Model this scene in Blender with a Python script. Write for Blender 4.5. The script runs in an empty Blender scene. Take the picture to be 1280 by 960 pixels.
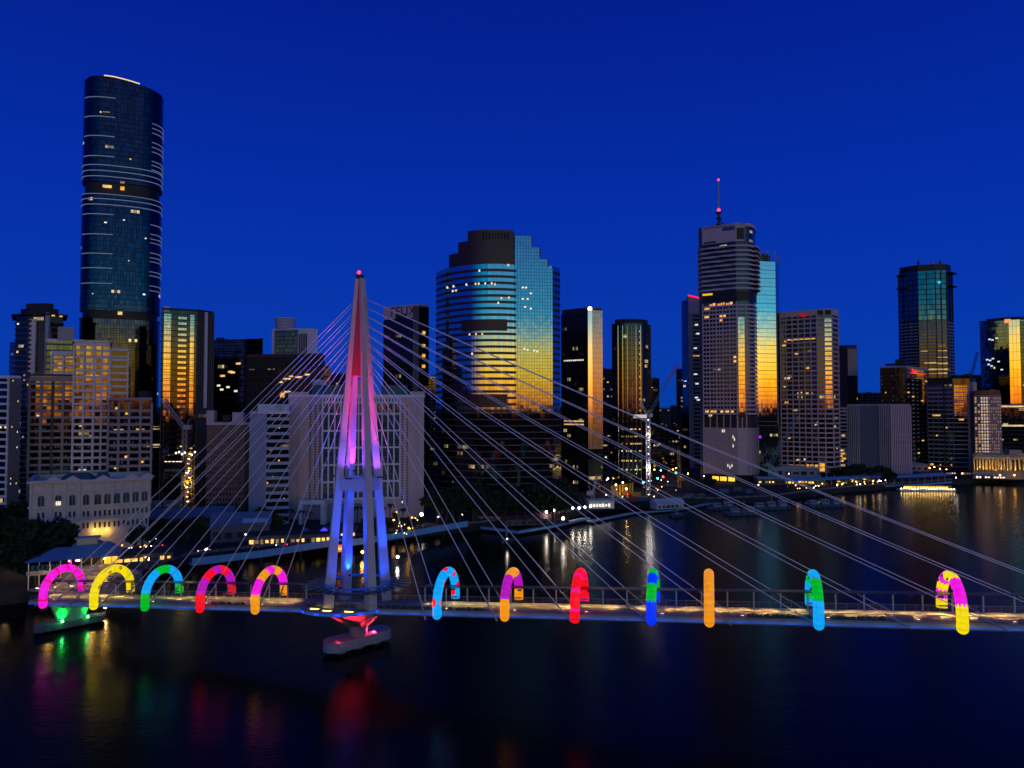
import bpy, math, random
from mathutils import Vector, Matrix
R = math.radians
random.seed(7)
SC = bpy.context.scene
COL = SC.collection
# ---------------------------------------------------------------- camera
FPX = 888.0                       # focal length in pixels of a 1280 px wide frame
HOR = 510.0                       # pixel row of the horizon
CAMZ = 62.0
PIT = math.atan((HOR - 480.0) / FPX)
cam_d = bpy.data.cameras.new('camera')
cam = bpy.data.objects.new('camera', cam_d)
COL.objects.link(cam)
cam_d.sensor_width = 36.0
cam_d.lens = FPX / 1280.0 * 36.0
cam_d.clip_start = 0.5
cam_d.clip_end = 40000.0
cam.location = (0, 0, CAMZ)
cam.rotation_euler = (R(90) + PIT, 0, 0)
SC.camera = cam
# ---------------------------------------------------------------- render / exposure
SC.view_settings.view_transform = 'Standard'
SC.view_settings.look = 'None'
SC.view_settings.gamma = 1.0
SC.view_settings.exposure = 0.0
SC.view_settings.use_curve_mapping = False
SC.render.engine = 'CYCLES'
SC.cycles.use_denoising = True
SC.cycles.max_bounces = 6
SC.cycles.diffuse_bounces = 2
SC.cycles.glossy_bounces = 4
SC.cycles.transmission_bounces = 4
SC.cycles.sample_clamp_indirect = 4.0
SC.cycles.caustics_reflective = False
SC.cycles.caustics_refractive = False
# ---------------------------------------------------------------- world: deep twilight, the last glow behind the viewer
GLOW = Vector((0.30, -0.954, 0.0))
W = bpy.data.worlds.new('World')
SC.world = W
W.use_nodes = True
nt = W.node_tree
nt.nodes.clear()
def wn(t, **kw):
    n = nt.nodes.new(t)
    for k, v in kw.items():
        setattr(n, k, v)
    return n
def wl(a, b):
    nt.links.new(a, b)
def ramp(tree, stops, interp='LINEAR'):
    r = tree.nodes.new('ShaderNodeValToRGB')
    cr = r.color_ramp
    cr.interpolation = interp
    while len(cr.elements) < len(stops):
        cr.elements.new(0.5)
    for e, (p, c) in zip(cr.elements, stops):
        e.position = p
        e.color = (*c, 1.0) if len(c) == 3 else c
    return r
tc = wn('ShaderNodeTexCoord')
sep = wn('ShaderNodeSeparateXYZ'); wl(tc.outputs['Generated'], sep.inputs[0])
base = ramp(nt, [(0.0, (0.0006, 0.048, 0.37)), (0.10, (0.0006, 0.039, 0.41)), (0.28, (0.0005, 0.025, 0.375)),
                 (0.50, (0.0005, 0.0125, 0.27)), (1.0, (0.0004, 0.005, 0.10))])
wl(sep.outputs['Z'], base.inputs[0])
glow = ramp(nt, [(0.0, (1.1, 0.20, 0.015)), (0.018, (2.0, 0.62, 0.015)), (0.05, (2.2, 1.15, 0.04)), (0.08, (1.8, 1.25, 0.26)),
                 (0.104, (0.60, 0.95, 0.75)), (0.13, (0.03, 0.62, 0.92)), (0.23, (0.0, 0.28, 0.70)), (0.45, (0.0, 0.05, 0.34))])
wl(sep.outputs['Z'], glow.inputs[0])
flat = wn('ShaderNodeCombineXYZ'); wl(sep.outputs['X'], flat.inputs[0]); wl(sep.outputs['Y'], flat.inputs[1])
nrm = wn('ShaderNodeVectorMath', operation='NORMALIZE'); wl(flat.outputs[0], nrm.inputs[0])
dot = wn('ShaderNodeVectorMath', operation='DOT_PRODUCT'); wl(nrm.outputs[0], dot.inputs[0]); dot.inputs[1].default_value = GLOW
wide = wn('ShaderNodeMapRange', interpolation_type='SMOOTHSTEP'); wl(dot.outputs['Value'], wide.inputs['Value'])
wide.inputs['From Min'].default_value = 0.30; wide.inputs['From Max'].default_value = 0.93
mixg = wn('ShaderNodeMix', data_type='RGBA'); wl(wide.outputs[0], mixg.inputs[0]); wl(base.outputs[0], mixg.inputs[6]); wl(glow.outputs[0], mixg.inputs[7])
land = wn('ShaderNodeMapRange'); wl(sep.outputs['Z'], land.inputs['Value'])
land.inputs['From Min'].default_value = -0.004; land.inputs['From Max'].default_value = 0.003
mixl = wn('ShaderNodeMix', data_type='RGBA'); wl(land.outputs[0], mixl.inputs[0])
mixl.inputs[6].default_value = (0.003, 0.004, 0.012, 1); wl(mixg.outputs[2], mixl.inputs[7])
bg = wn('ShaderNodeBackground'); wl(mixl.outputs[2], bg.inputs[0]); bg.inputs[1].default_value = 1.0
sky = wn('ShaderNodeTexSky', sky_type='NISHITA'); sky.sun_disc = False
sky.sun_elevation = R(0.5); sky.sun_rotation = math.atan2(GLOW.x, GLOW.y)
bg2 = wn('ShaderNodeBackground'); wl(sky.outputs[0], bg2.inputs[0]); bg2.inputs[1].default_value = 0.0012
add = wn('ShaderNodeAddShader'); wl(bg.outputs[0], add.inputs[0]); wl(bg2.outputs[0], add.inputs[1])
wo = wn('ShaderNodeOutputWorld'); wl(add.outputs[0], wo.inputs[0])
# ---------------------------------------------------------------- sun: the afterglow, low behind the viewer
sd = bpy.data.lights.new('sun', 'SUN'); sd.energy = 0.075; sd.angle = R(60); sd.color = (1.0, 0.66, 0.60)
sun = bpy.data.objects.new('sun', sd); COL.objects.link(sun)
sun.rotation_euler = (-Vector((GLOW.x, GLOW.y, 0.3))).to_track_quat('-Z', 'Y').to_euler()

# ---------------------------------------------------------------- pixel -> place
CP, SP = math.cos(PIT), math.sin(PIT)
def rayd(x, y):
    u = (x - 640.0) / FPX; v = (480.0 - y) / FPX
    return Vector((u, CP - v * SP, SP + v * CP))
def at_d(x, y, d):
    r = rayd(x, y); k = d / r.y
    return Vector((r.x * k, d, CAMZ + r.z * k))
def at_z(x, y, z):
    r = rayd(x, y); k = (z - CAMZ) / r.z
    return Vector((r.x * k, r.y * k, z))
def zat(y, d):
    return at_d(640, y, d).z

# ---------------------------------------------------------------- materials
MATS = {}
def newmat(name):
    m = bpy.data.materials.new(name); m.use_nodes = True
    m.node_tree.nodes.clear()
    return m, m.node_tree
def N(t, kind, **kw):
    n = t.nodes.new(kind)
    for k, v in kw.items():
        setattr(n, k, v)
    return n
def mth(t, op, a, b=None):
    n = t.nodes.new('ShaderNodeMath'); n.operation = op
    for i, x in enumerate((a, b)):
        if x is None: continue
        if isinstance(x, (int, float)): n.inputs[i].default_value = x
        else: t.links.new(x, n.inputs[i])
    return n.outputs[0]
def solid(name, color, rough=0.7, metal=0.0, var=0.18, scale=0.25, bump=0.0, spec=0.4):
    if name in MATS: return MATS[name]
    m, t = newmat(name)
    o = N(t, 'ShaderNodeOutputMaterial'); p = N(t, 'ShaderNodeBsdfPrincipled')
    t.links.new(p.outputs[0], o.inputs[0])
    p.inputs['Roughness'].default_value = rough; p.inputs['Metallic'].default_value = metal
    p.inputs['Specular IOR Level'].default_value = spec
    c = N(t, 'ShaderNodeTexCoord'); n1 = N(t, 'ShaderNodeTexNoise'); n1.inputs['Scale'].default_value = scale
    n1.inputs['Detail'].default_value = 6; n1.inputs['Roughness'].default_value = 0.65
    t.links.new(c.outputs['Object'], n1.inputs['Vector'])
    mr = N(t, 'ShaderNodeMapRange'); t.links.new(n1.outputs[0], mr.inputs[0])
    mr.inputs['From Min'].default_value = 0.25; mr.inputs['From Max'].default_value = 0.75
    mr.inputs['To Min'].default_value = 1 - var; mr.inputs['To Max'].default_value = 1 + var
    mx = N(t, 'ShaderNodeVectorMath', operation='SCALE'); mx.inputs[0].default_value = color
    t.links.new(mr.outputs[0], mx.inputs['Scale']); t.links.new(mx.outputs[0], p.inputs['Base Color'])
    if bump:
        n2 = N(t, 'ShaderNodeTexNoise'); n2.inputs['Scale'].default_value = scale * 12
        t.links.new(c.outputs['Object'], n2.inputs['Vector'])
        b = N(t, 'ShaderNodeBump'); b.inputs['Strength'].default_value = bump
        t.links.new(n2.outputs[0], b.inputs['Height']); t.links.new(b.outputs[0], p.inputs['Normal'])
    MATS[name] = m
    return m
def emit(name, color, strength=1.0, var=0.0, scale=0.4):
    if name in MATS: return MATS[name]
    m, t = newmat(name)
    o = N(t, 'ShaderNodeOutputMaterial'); p = N(t, 'ShaderNodeBsdfPrincipled')
    t.links.new(p.outputs[0], o.inputs[0])
    p.inputs['Base Color'].default_value = (*[c * 0.3 + 0.01 for c in color], 1); p.inputs['Roughness'].default_value = 0.5
    p.inputs['Emission Color'].default_value = (*color, 1); p.inputs['Emission Strength'].default_value = strength
    if var:
        c = N(t, 'ShaderNodeTexCoord'); n1 = N(t, 'ShaderNodeTexNoise'); n1.inputs['Scale'].default_value = scale
        n1.inputs['Detail'].default_value = 3
        t.links.new(c.outputs['Object'], n1.inputs['Vector'])
        mr = N(t, 'ShaderNodeMapRange'); t.links.new(n1.outputs[0], mr.inputs[0])
        mr.inputs['From Min'].default_value = 0.3; mr.inputs['From Max'].default_value = 0.7
        mr.inputs['To Min'].default_value = strength * (1 - var); mr.inputs['To Max'].default_value = strength * (1 + var)
        t.links.new(mr.outputs[0], p.inputs['Emission Strength'])
    MATS[name] = m
    return m
def glass(name, tint, metal=1.0, rough=0.04, cw=1.5, ch=3.6, line=(0.08, 0.06), linecol=(0.01, 0.01, 0.012), tilt=0.006,
          lit=0.0, litcol=(1.0, 0.72, 0.32), lits=0.8, ior=1.6, tvar=0.25):
    """curtain-wall glass: every pane a little out of true, thin glazing lines, a few rooms lit behind"""
    if name in MATS: return MATS[name]
    m, t = newmat(name)
    o = N(t, 'ShaderNodeOutputMaterial'); p = N(t, 'ShaderNodeBsdfPrincipled')
    t.links.new(p.outputs[0], o.inputs[0])
    p.inputs['Metallic'].default_value = metal; p.inputs['Roughness'].default_value = rough; p.inputs['IOR'].default_value = ior
    uv = N(t, 'ShaderNodeUVMap'); s = N(t, 'ShaderNodeSeparateXYZ'); t.links.new(uv.outputs[0], s.inputs[0])
    u = mth(t, 'DIVIDE', s.outputs[0], cw); v = mth(t, 'DIVIDE', s.outputs[1], ch)
    fu, fv = mth(t, 'FLOOR', u), mth(t, 'FLOOR', v)
    ru, rv = mth(t, 'FRACT', u), mth(t, 'FRACT', v)
    ci = N(t, 'ShaderNodeCombineXYZ'); t.links.new(fu, ci.inputs[0]); t.links.new(fv, ci.inputs[1])
    oi = N(t, 'ShaderNodeObjectInfo'); t.links.new(oi.outputs['Random'], ci.inputs[2])
    wnz = N(t, 'ShaderNodeTexWhiteNoise', noise_dimensions='3D'); t.links.new(ci.outputs[0], wnz.inputs['Vector'])
    onl = mth(t, 'MAXIMUM', mth(t, 'LESS_THAN', ru, line[0]), mth(t, 'LESS_THAN', rv, line[1]))
    sub = N(t, 'ShaderNodeVectorMath', operation='SUBTRACT'); t.links.new(wnz.outputs['Color'], sub.inputs[0]); sub.inputs[1].default_value = (.5, .5, .5)
    sc = N(t, 'ShaderNodeVectorMath', operation='SCALE'); t.links.new(sub.outputs[0], sc.inputs[0]); sc.inputs['Scale'].default_value = tilt * 2
    g = N(t, 'ShaderNodeNewGeometry')
    ad = N(t, 'ShaderNodeVectorMath', operation='ADD'); t.links.new(g.outputs['Normal'], ad.inputs[0]); t.links.new(sc.outputs[0], ad.inputs[1])
    no = N(t, 'ShaderNodeVectorMath', operation='NORMALIZE'); t.links.new(ad.outputs[0], no.inputs[0]); t.links.new(no.outputs[0], p.inputs['Normal'])
    mr = N(t, 'ShaderNodeMapRange'); t.links.new(wnz.outputs['Value'], mr.inputs[0])
    mr.inputs['To Min'].default_value = 1 - tvar; mr.inputs['To Max'].default_value = 1.0
    tn = N(t, 'ShaderNodeVectorMath', operation='SCALE'); tn.inputs[0].default_value = tint; t.links.new(mr.outputs[0], tn.inputs['Scale'])
    mx = N(t, 'ShaderNodeMix', data_type='RGBA'); t.links.new(onl, mx.inputs[0]); t.links.new(tn.outputs[0], mx.inputs[6]); mx.inputs[7].default_value = (*linecol, 1)
    t.links.new(mx.outputs[2], p.inputs['Base Color'])
    if lit > 0:
        w2 = N(t, 'ShaderNodeTexWhiteNoise', noise_dimensions='2D'); c2 = N(t, 'ShaderNodeCombineXYZ')
        t.links.new(fv, c2.inputs[0]); t.links.new(oi.outputs['Random'], c2.inputs[1]); t.links.new(c2.outputs[0], w2.inputs['Vector'])
        rowp = mth(t, 'MULTIPLY', mth(t, 'POWER', w2.outputs['Value'], 3.0), lit * 4.0)
        # rooms come in runs: a coarser cell along the floor
        c3 = N(t, 'ShaderNodeCombineXYZ'); t.links.new(mth(t, 'FLOOR', mth(t, 'DIVIDE', u, 3.0)), c3.inputs[0]); t.links.new(fv, c3.inputs[1]); t.links.new(oi.outputs['Random'], c3.inputs[2])
        w3 = N(t, 'ShaderNodeTexWhiteNoise', noise_dimensions='3D'); t.links.new(c3.outputs[0], w3.inputs['Vector'])
        on = mth(t, 'LESS_THAN', w3.outputs['Value'], rowp)
        inner = mth(t, 'MULTIPLY', mth(t, 'SUBTRACT', 1.0, onl), mth(t, 'GREATER_THAN', rv, 0.42))
        lv = mth(t, 'MULTIPLY', mth(t, 'MULTIPLY', on, inner), mth(t, 'MULTIPLY', mth(t, 'POWER', wnz.outputs['Value'], 1.5), lits))
        p.inputs['Emission Color'].default_value = (*litcol, 1)
        t.links.new(lv, p.inputs['Emission Strength'])
    MATS[name] = m
    return m

# ---------------------------------------------------------------- mesh building
class MB:
    def __init__(s):
        s.v = []; s.f = []; s.uv = []
    def quad(s, a, b, c, d, uv=None):
        i = len(s.v); s.v += [tuple(a), tuple(b), tuple(c), tuple(d)]; s.f.append((i, i + 1, i + 2, i + 3))
        s.uv.append(uv or ((0, 0), (1, 0), (1, 1), (0, 1)))
        return s
    def poly(s, pts, uv=None):
        i = len(s.v); s.v += [tuple(p) for p in pts]; s.f.append(tuple(range(i, i + len(pts))))
        s.uv.append(uv or tuple((p[0], p[1]) for p in pts))
        return s
    def hexa(s, b, t):
        """b, t: four bottom and four top corners, counter-clockwise from above"""
        i = len(s.v); s.v += [tuple(p) for p in b] + [tuple(p) for p in t]
        for q in ((3, 2, 1, 0), (4, 5, 6, 7), (0, 1, 5, 4), (1, 2, 6, 5), (2, 3, 7, 6), (3, 0, 4, 7)):
            s.f.append(tuple(i + k for k in q))
            P = [s.v[i + k] for k in q]
            w = (Vector(P[1]) - Vector(P[0])).length; h = (Vector(P[2]) - Vector(P[1])).length
            s.uv.append(((0, 0), (w, 0), (w, h), (0, h)))
        return s
    def box(s, c, size, ax=(1, 0), up=None):
        ax = Vector((ax[0], ax[1], 0)).normalized() * size[0] / 2; ay = Vector((-ax.y, ax.x, 0)).normalized() * size[1] / 2
        c = Vector(c); h = Vector((0, 0, size[2] / 2))
        q = [c - ax - ay, c + ax - ay, c + ax + ay, c - ax + ay]
        return s.hexa([p - h for p in q], [p + h for p in q])
    def beam(s, p, q, w, h=None, w2=None, h2=None, side=None):
        p, q = Vector(p), Vector(q); h = h or w; w2 = w2 or w; h2 = h2 or h
        d = (q - p).normalized()
        if side is None:
            side = d.cross(Vector((0, 0, 1)))
            if side.length < 1e-3: side = Vector((1, 0, 0))
        side = (Vector(side) - d * d.dot(Vector(side))).normalized()
        up = side.cross(d).normalized()
        def ring(c, a, b): return [c - side * a / 2 - up * b / 2, c + side * a / 2 - up * b / 2, c + side * a / 2 + up * b / 2, c - side * a / 2 + up * b / 2]
        r0, r1 = ring(p, w, h), ring(q, w2, h2)
        # orient so that faces look out
        return s.hexa(r0, r1) if (r0[1] - r0[0]).cross(r0[2] - r0[1]).dot(d) > 0 else s.hexa(r0[::-1], r1[::-1])
    def tube(s, pts, r, n=8, cap=True):
        pts = [Vector(p) for p in pts]; rr = r if isinstance(r, (list, tuple)) else [r] * len(pts)
        rings = []; ref = None
        for k, p in enumerate(pts):
            d = (pts[min(k + 1, len(pts) - 1)] - pts[max(k - 1, 0)]).normalized()
            if ref is None:
                ref = d.cross(Vector((0, 0, 1)))
                if ref.length < 1e-3: ref = Vector((1, 0, 0))
            ref = (ref - d * d.dot(ref)).normalized(); b = d.cross(ref)
            i = len(s.v)
            for j in range(n):
                a = 2 * math.pi * j / n
                s.v.append(tuple(p + (ref * math.cos(a) + b * math.sin(a)) * rr[k]))
            rings.append(i)
        for k in range(len(pts) - 1):
            for j in range(n):
                a, b2 = rings[k], rings[k + 1]
                s.f.append((a + j, a + (j + 1) % n, b2 + (j + 1) % n, b2 + j)); s.uv.append(((0, 0), (1, 0), (1, 1), (0, 1)))
        if cap:
            for i, rev in ((rings[0], True), (rings[-1], False)):
                q = [i + j for j in range(n)]
                s.f.append(tuple(q[::-1] if rev else q)); s.uv.append(tuple((0, 0) for _ in q))
        return s
    def prism(s, poly, z0, z1, cap=True, bottom=True):
        u = 0.0; n = len(poly)
        for k in range(n):
            a, b = poly[k], poly[(k + 1) % n]; w = math.hypot(b[0] - a[0], b[1] - a[1])
            s.quad((a[0], a[1], z0), (b[0], b[1], z0), (b[0], b[1], z1), (a[0], a[1], z1), ((u, z0), (u + w, z0), (u + w, z1), (u, z1)))
            u += w
        if cap: s.poly([(p[0], p[1], z1) for p in poly])
        if bottom: s.poly([(p[0], p[1], z0) for p in poly][::-1])
        return s
    def sphere(s, c, r, n=8, m=6):
        c = Vector(c); rings = []
        for i in range(m + 1):
            t = math.pi * i / m
            rings.append([c + Vector((math.sin(t) * math.cos(2 * math.pi * j / n), math.sin(t) * math.sin(2 * math.pi * j / n), -math.cos(t))) * r for j in range(n)])
        for i in range(m):
            for j in range(n):
                s.quad(rings[i][j], rings[i][(j + 1) % n], rings[i + 1][(j + 1) % n], rings[i + 1][j])
        return s
    def mesh(s, name, mat, smooth=False):
        me = bpy.data.meshes.new(name); me.from_pydata(s.v, [], s.f)
        ul = me.uv_layers.new(name='UVMap'); k = 0
        flat = []
        for q in s.uv:
            for c in q: flat += [c[0], c[1]]
        if len(flat) == 2 * len(me.loops): ul.data.foreach_set('uv', flat)
        if mat: me.materials.append(mat)
        if smooth: me.polygons.foreach_set('use_smooth', [True] * len(me.polygons))
        me.update()
        return me
    def build(s, name, mat, parent=None, loc=(0, 0, 0), smooth=False):
        return link(name, s.mesh(name, mat, smooth), parent, loc)
def link(name, me, parent=None, loc=(0, 0, 0), rz=0.0):
    o = bpy.data.objects.new(name, me); COL.objects.link(o); o.location = loc
    if rz: o.rotation_euler = (0, 0, rz)
    if parent: o.parent = parent
    return o
def tag(o, label=None, cat=None, group=None, kind=None):
    if label: o['label'] = label
    if cat: o['category'] = cat
    if group: o['group'] = group
    if kind: o['kind'] = kind
    return o
def thing(name, label, cat, loc=(0, 0, 0), rz=0.0, group=None):
    o = bpy.data.objects.new(name, None); COL.objects.link(o); o.location = loc; o.rotation_euler = (0, 0, rz)
    o.empty_display_size = 0.5
    return tag(o, label, cat, group)
def copy_tree(o, parent=None):
    c = o.copy(); COL.objects.link(c); c.parent = parent
    for ch in list(o.children): copy_tree(ch, c)
    return c
def text_mesh(txt, size, depth, mat):
    cu = bpy.data.curves.new('lettering', 'FONT'); cu.body = txt; cu.size = size; cu.extrude = depth; cu.align_x = 'CENTER'; cu.align_y = 'CENTER'
    ob = bpy.data.objects.new('lettering', cu); COL.objects.link(ob)
    bpy.context.view_layer.update()
    me = bpy.data.meshes.new_from_object(ob.evaluated_get(bpy.context.evaluated_depsgraph_get()))
    bpy.data.objects.remove(ob); me.materials.clear(); me.materials.append(mat)
    return me
def lamp(name, kind, loc, color, energy, aim=None, size=0.3, spot=60, blend=0.6, parent=None):
    l = bpy.data.lights.new(name, kind); l.color = color; l.energy = energy
    if kind in ('POINT', 'SPOT'): l.shadow_soft_size = size
    if kind == 'SPOT': l.spot_size = R(spot); l.spot_blend = blend
    o = bpy.data.objects.new(name, l); COL.objects.link(o); o.location = loc
    if aim is not None: o.rotation_euler = (Vector(aim) - Vector(loc)).to_track_quat('-Z', 'Y').to_euler()
    if parent: o.parent = parent
    return o
# ================================================================= SETTING: water, ground, hills
def water_mat():
    m, t = newmat('river water')
    o = N(t, 'ShaderNodeOutputMaterial'); p = N(t, 'ShaderNodeBsdfPrincipled'); t.links.new(p.outputs[0], o.inputs[0])
    p.inputs['Base Color'].default_value = (0.0006, 0.0009, 0.0022, 1); p.inputs['Roughness'].default_value = 0.18
    p.inputs['IOR'].default_value = 1.33; p.inputs['Specular IOR Level'].default_value = 0.12
    c = N(t, 'ShaderNodeTexCoord')
    h = None
    for sc, rot, wgt in (((0.55, 1.0, 1), 0.35, 0.5), ((1.6, 3.4, 1), -0.2, 0.22), ((0.06, 0.14, 1), 0.6, 1.0)):
        mp = N(t, 'ShaderNodeMapping'); mp.inputs['Scale'].default_value = sc; mp.inputs['Rotation'].default_value = (0, 0, rot)
        t.links.new(c.outputs['Object'], mp.inputs[0])
        n = N(t, 'ShaderNodeTexNoise'); n.inputs['Scale'].default_value = 1.0; n.inputs['Detail'].default_value = 3
        t.links.new(mp.outputs[0], n.inputs['Vector'])
        w = mth(t, 'MULTIPLY', n.outputs[0], wgt)
        h = w if h is None else mth(t, 'ADD', h, w)
    b = N(t, 'ShaderNodeBump'); b.inputs['Strength'].default_value = 0.24; b.inputs['Distance'].default_value = 0.4
    t.links.new(h, b.inputs['Height']); t.links.new(b.outputs[0], p.inputs['Normal'])
    return m
mb = MB(); mb.quad((-4000, -3000, 0), (4000, -3000, 0), (4000, 2500, 0), (-4000, 2500, 0))
tag(mb.build('river_water', water_mat()), kind='structure')

GZ = 4.0
M_GROUND = solid('dark ground', (0.035, 0.035, 0.037), 0.9, var=0.5, scale=0.05, spec=0.2)
shore_px = [(-420, 800), (-200, 775), (0, 757), (70, 748), (150, 738), (196, 720), (235, 706), (400, 686), (500, 674), (560, 668), (700, 650),
            (745, 640), (800, 634), (850, 630), (895, 631), (960, 628), (1050, 616), (1190, 606), (1290, 599), (1500, 590), (2000, 575)]
shore = [at_z(x, y, 0.0) for x, y in shore_px]
outer = [Vector((15000, 2500, 0)), Vector((15000, 16000, 0)), Vector((-15000, 16000, 0)), Vector((-15000, 200, 0))]
mb = MB()
mb.poly([(p.x, p.y, GZ) for p in shore + outer])
for a, b in zip(shore[:-1], shore[1:]):
    mb.quad((a.x, a.y, -1), (b.x, b.y, -1), (b.x, b.y, GZ), (a.x, a.y, GZ))
tag(mb.build('ground', M_GROUND), kind='structure')
# the bank the viewer hovers off: a dark rise of land behind
nb = [(-3500, -900), (-900, -260), (-300, -120), (0, -50), (130, 35), (270, 105), (620, 190), (1500, 520), (3900, 1300)]
mb = MB()
for (a0, a1), (b0, b1) in zip(nb[:-1], nb[1:]):
    mb.quad((b0, b1, -1), (a0, a1, -1), (a0, a1, 5), (b0, b1, 5))
    for i, (d0, z0_, d1, z1_) in enumerate(((0, 5, 60, 9), (60, 9, 130, 26), (130, 26, 2600, 34))):
        mb.quad((a0 + d0 * .3, a1 - d0, z0_), (a0 + d1 * .3, a1 - d1, z1_), (b0 + d1 * .3, b1 - d1, z1_), (b0 + d0 * .3, b1 - d0, z0_))
tag(mb.build('near_bank_terrain', solid('dark bank', (0.03, 0.035, 0.03), 1.0, var=.5, scale=.02, spec=0.0)), kind='structure')
# stone river wall, block by block where it shows
M_STONE = solid('river wall stone', (0.16, 0.15, 0.15), 0.85, var=0.4, scale=0.4, bump=0.3)
blk = MB().box((0, 0, 0), (5.6, 0.6, 1.0)).mesh('river_wall_block', M_STONE)
rw = None
for k in range(4, len(shore) - 4):
    a, b = shore[k], shore[k + 1]; L = (b - a).length; n = max(1, int(L / 5.8)); d = (b - a).normalized()
    if rw is None:
        rw = thing('river_wall', 'low stone wall along the far bank of the river', 'wall', (a.x, a.y, GZ))
    for i in range(n):
        p = a + d * (L * (i + 0.5) / n)
        link('coping_block', blk, rw, (p.x - rw.location.x, p.y - rw.location.y, 0.35 + random.uniform(-.04, .04)), math.atan2(d.y, d.x))
# hills far behind the city
mb = MB(); xs = [x * 250 for x in range(-60, 61)]
prof = [75 + 55 * math.sin(i * 0.31) * math.sin(i * 0.13 + 1) + random.uniform(-8, 8) for i in range(len(xs))]
for i in range(len(xs) - 1):
    mb.quad((xs[i], 9000, 0), (xs[i + 1], 9000, 0), (xs[i + 1], 9600, max(20, prof[i + 1])), (xs[i], 9600, max(20, prof[i])))
    mb.quad((xs[i], 9600, max(20, prof[i])), (xs[i + 1], 9600, max(20, prof[i + 1])), (xs[i + 1], 10400, 0), (xs[i], 10400, 0))
tag(mb.build('hills', solid('far hills', (0.02, 0.03, 0.03), 1.0, scale=0.002)), kind='structure')

# ================================================================= BRIDGE
M0 = Vector((-38.3, 178.0, 0)); AX = Vector((0.9643, -0.2650, 0)); AC = Vector((0.2650, 0.9643, 0))
def zd(s): return 13.5 + 0.0521 * s
def dk(s, a, h=0.0):
    p = M0 + AX * s + AC * a
    return Vector((p.x, p.y, zd(s) + h))
M_DECK = solid('pale deck concrete', (0.30, 0.27, 0.24), 0.75, var=0.22, scale=0.35)
M_WHITE = solid('white painted steel', (0.62, 0.60, 0.62), 0.42, var=0.07, scale=0.2)
M_MAST = solid('mast steel', (0.52, 0.48, 0.50), 0.5, var=0.06, scale=0.15)
M_DARKS = solid('dark steel', (0.03, 0.03, 0.035), 0.5, var=0.2)
M_CANOPY = solid('dark canopy sheet', (0.07, 0.055, 0.05), 0.35, metal=0.6, var=0.3, scale=0.2)
M_CABLE = solid('lilac cable sheath', (0.90, 0.86, 0.92), 0.35, var=0.05)
M_CONC = solid('pier concrete', (0.24, 0.24, 0.26), 0.8, var=0.18, scale=0.3, bump=0.1)
M_STAIN = solid('tide stained concrete', (0.14, 0.145, 0.16), 0.8, var=0.45, scale=0.5, bump=0.15)
M_CAP = solid('pale pile cap concrete', (0.34, 0.35, 0.38), 0.8, var=0.3, scale=0.5, bump=0.15)
M_RAIL = solid('rail steel', (0.35, 0.33, 0.32), 0.35, metal=0.7)
M_WARM = emit('warm deck light', (1.0, 0.62, 0.22), 12.0)
M_RAILL = emit('rail light', (1.0, 0.55, 0.30), 6.0)
M_BLUELED = emit('blue strip light', (0.02, 0.14, 0.8), 0.45, 0.5, 0.25)
M_GREENP = solid('planting', (0.02, 0.06, 0.03), 0.9, var=0.5, scale=1.5)
br = thing('footbridge', 'cable stayed footbridge with a tall four legged mast lit blue and pink', 'bridge', (M0.x, M0.y, 0))
def L(p): return Vector(p) - br.location
S0, S1, SEG = -99.0, 220.0, 5.5
HW = 4.0
# deck panels, each with its own joint
panels = []
nseg = int((S1 - S0) / SEG)
me_cache = {}
for i in range(nseg):
    s = S0 + i * SEG; e = s + SEG - 0.06
    mb = MB()
    bot = [L(dk(s, -HW, -0.55)), L(dk(e, -HW, -0.55)), L(dk(e, HW, -0.55)), L(dk(s, HW, -0.55))]
    top = [L(dk(s, -HW)), L(dk(e, -HW)), L(dk(e, HW)), L(dk(s, HW))]
    mb.hexa(bot, top)
    panels.append(mb.build('deck_panel', M_DECK, br))
# girder below and blue-lit fascia
mb = MB()
mb.beam(L(dk(S0, 0, -1.25)), L(dk(S1, 0, -1.25)), 5.0, 1.38)
mb.build('girder', M_CONC, br)
for i in range(0, nseg, 2):
    s = S0 + i * SEG; e = min(S1, s + 2 * SEG - 0.1)
    MB().beam(L(dk(s, -HW - 0.14, -0.72)), L(dk(e, -HW - 0.14, -0.72)), 0.25, 0.85).build('fascia_panel', solid('fascia paint', (0.45, 0.47, 0.55), 0.4), br)
    MB().beam(L(dk(s, -HW - 0.30, -1.0)), L(dk(e, -HW - 0.30, -1.0)), 0.10, 0.30).build('strip_light', M_BLUELED, br)
# planting strip in the wider bay
for s0, s1 in ((92, 118), (-12, 34), (-40, -30)):
    mb = MB()
    for k in range(int((s1 - s0) * 5)):
        p = L(dk(random.uniform(s0, s1), -HW + random.uniform(0.25, 0.9), 0.0)); h = random.uniform(0.25, 0.7)
        mb.box(p + Vector((0, 0, h / 2)), (0.35, 0.3, h), (random.random(), random.random()))
    tag(mb.build('planting_strip', M_GREENP, br), kind='stuff')
# railings
for side in (-1, 1):
    a = side * (HW - 0.12)
    mb = MB()
    for h in (1.25, 0.95, 0.65, 0.35):
        mb.beam(L(dk(S0, a, h)), L(dk(S1, a, h)), 0.10 if h > 1.2 else 0.04)
    rail = mb.build('handrail', M_RAIL, br)
    mb = MB()
    for k in range(int((S1 - S0) / 2.2)):
        s = S0 + k * 2.2
        mb.beam(L(dk(s, a, 0)), L(dk(s, a, 1.22)), 0.05, 0.12)
    tag(mb.build('baluster_row', M_RAIL, rail), kind='stuff')
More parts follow.
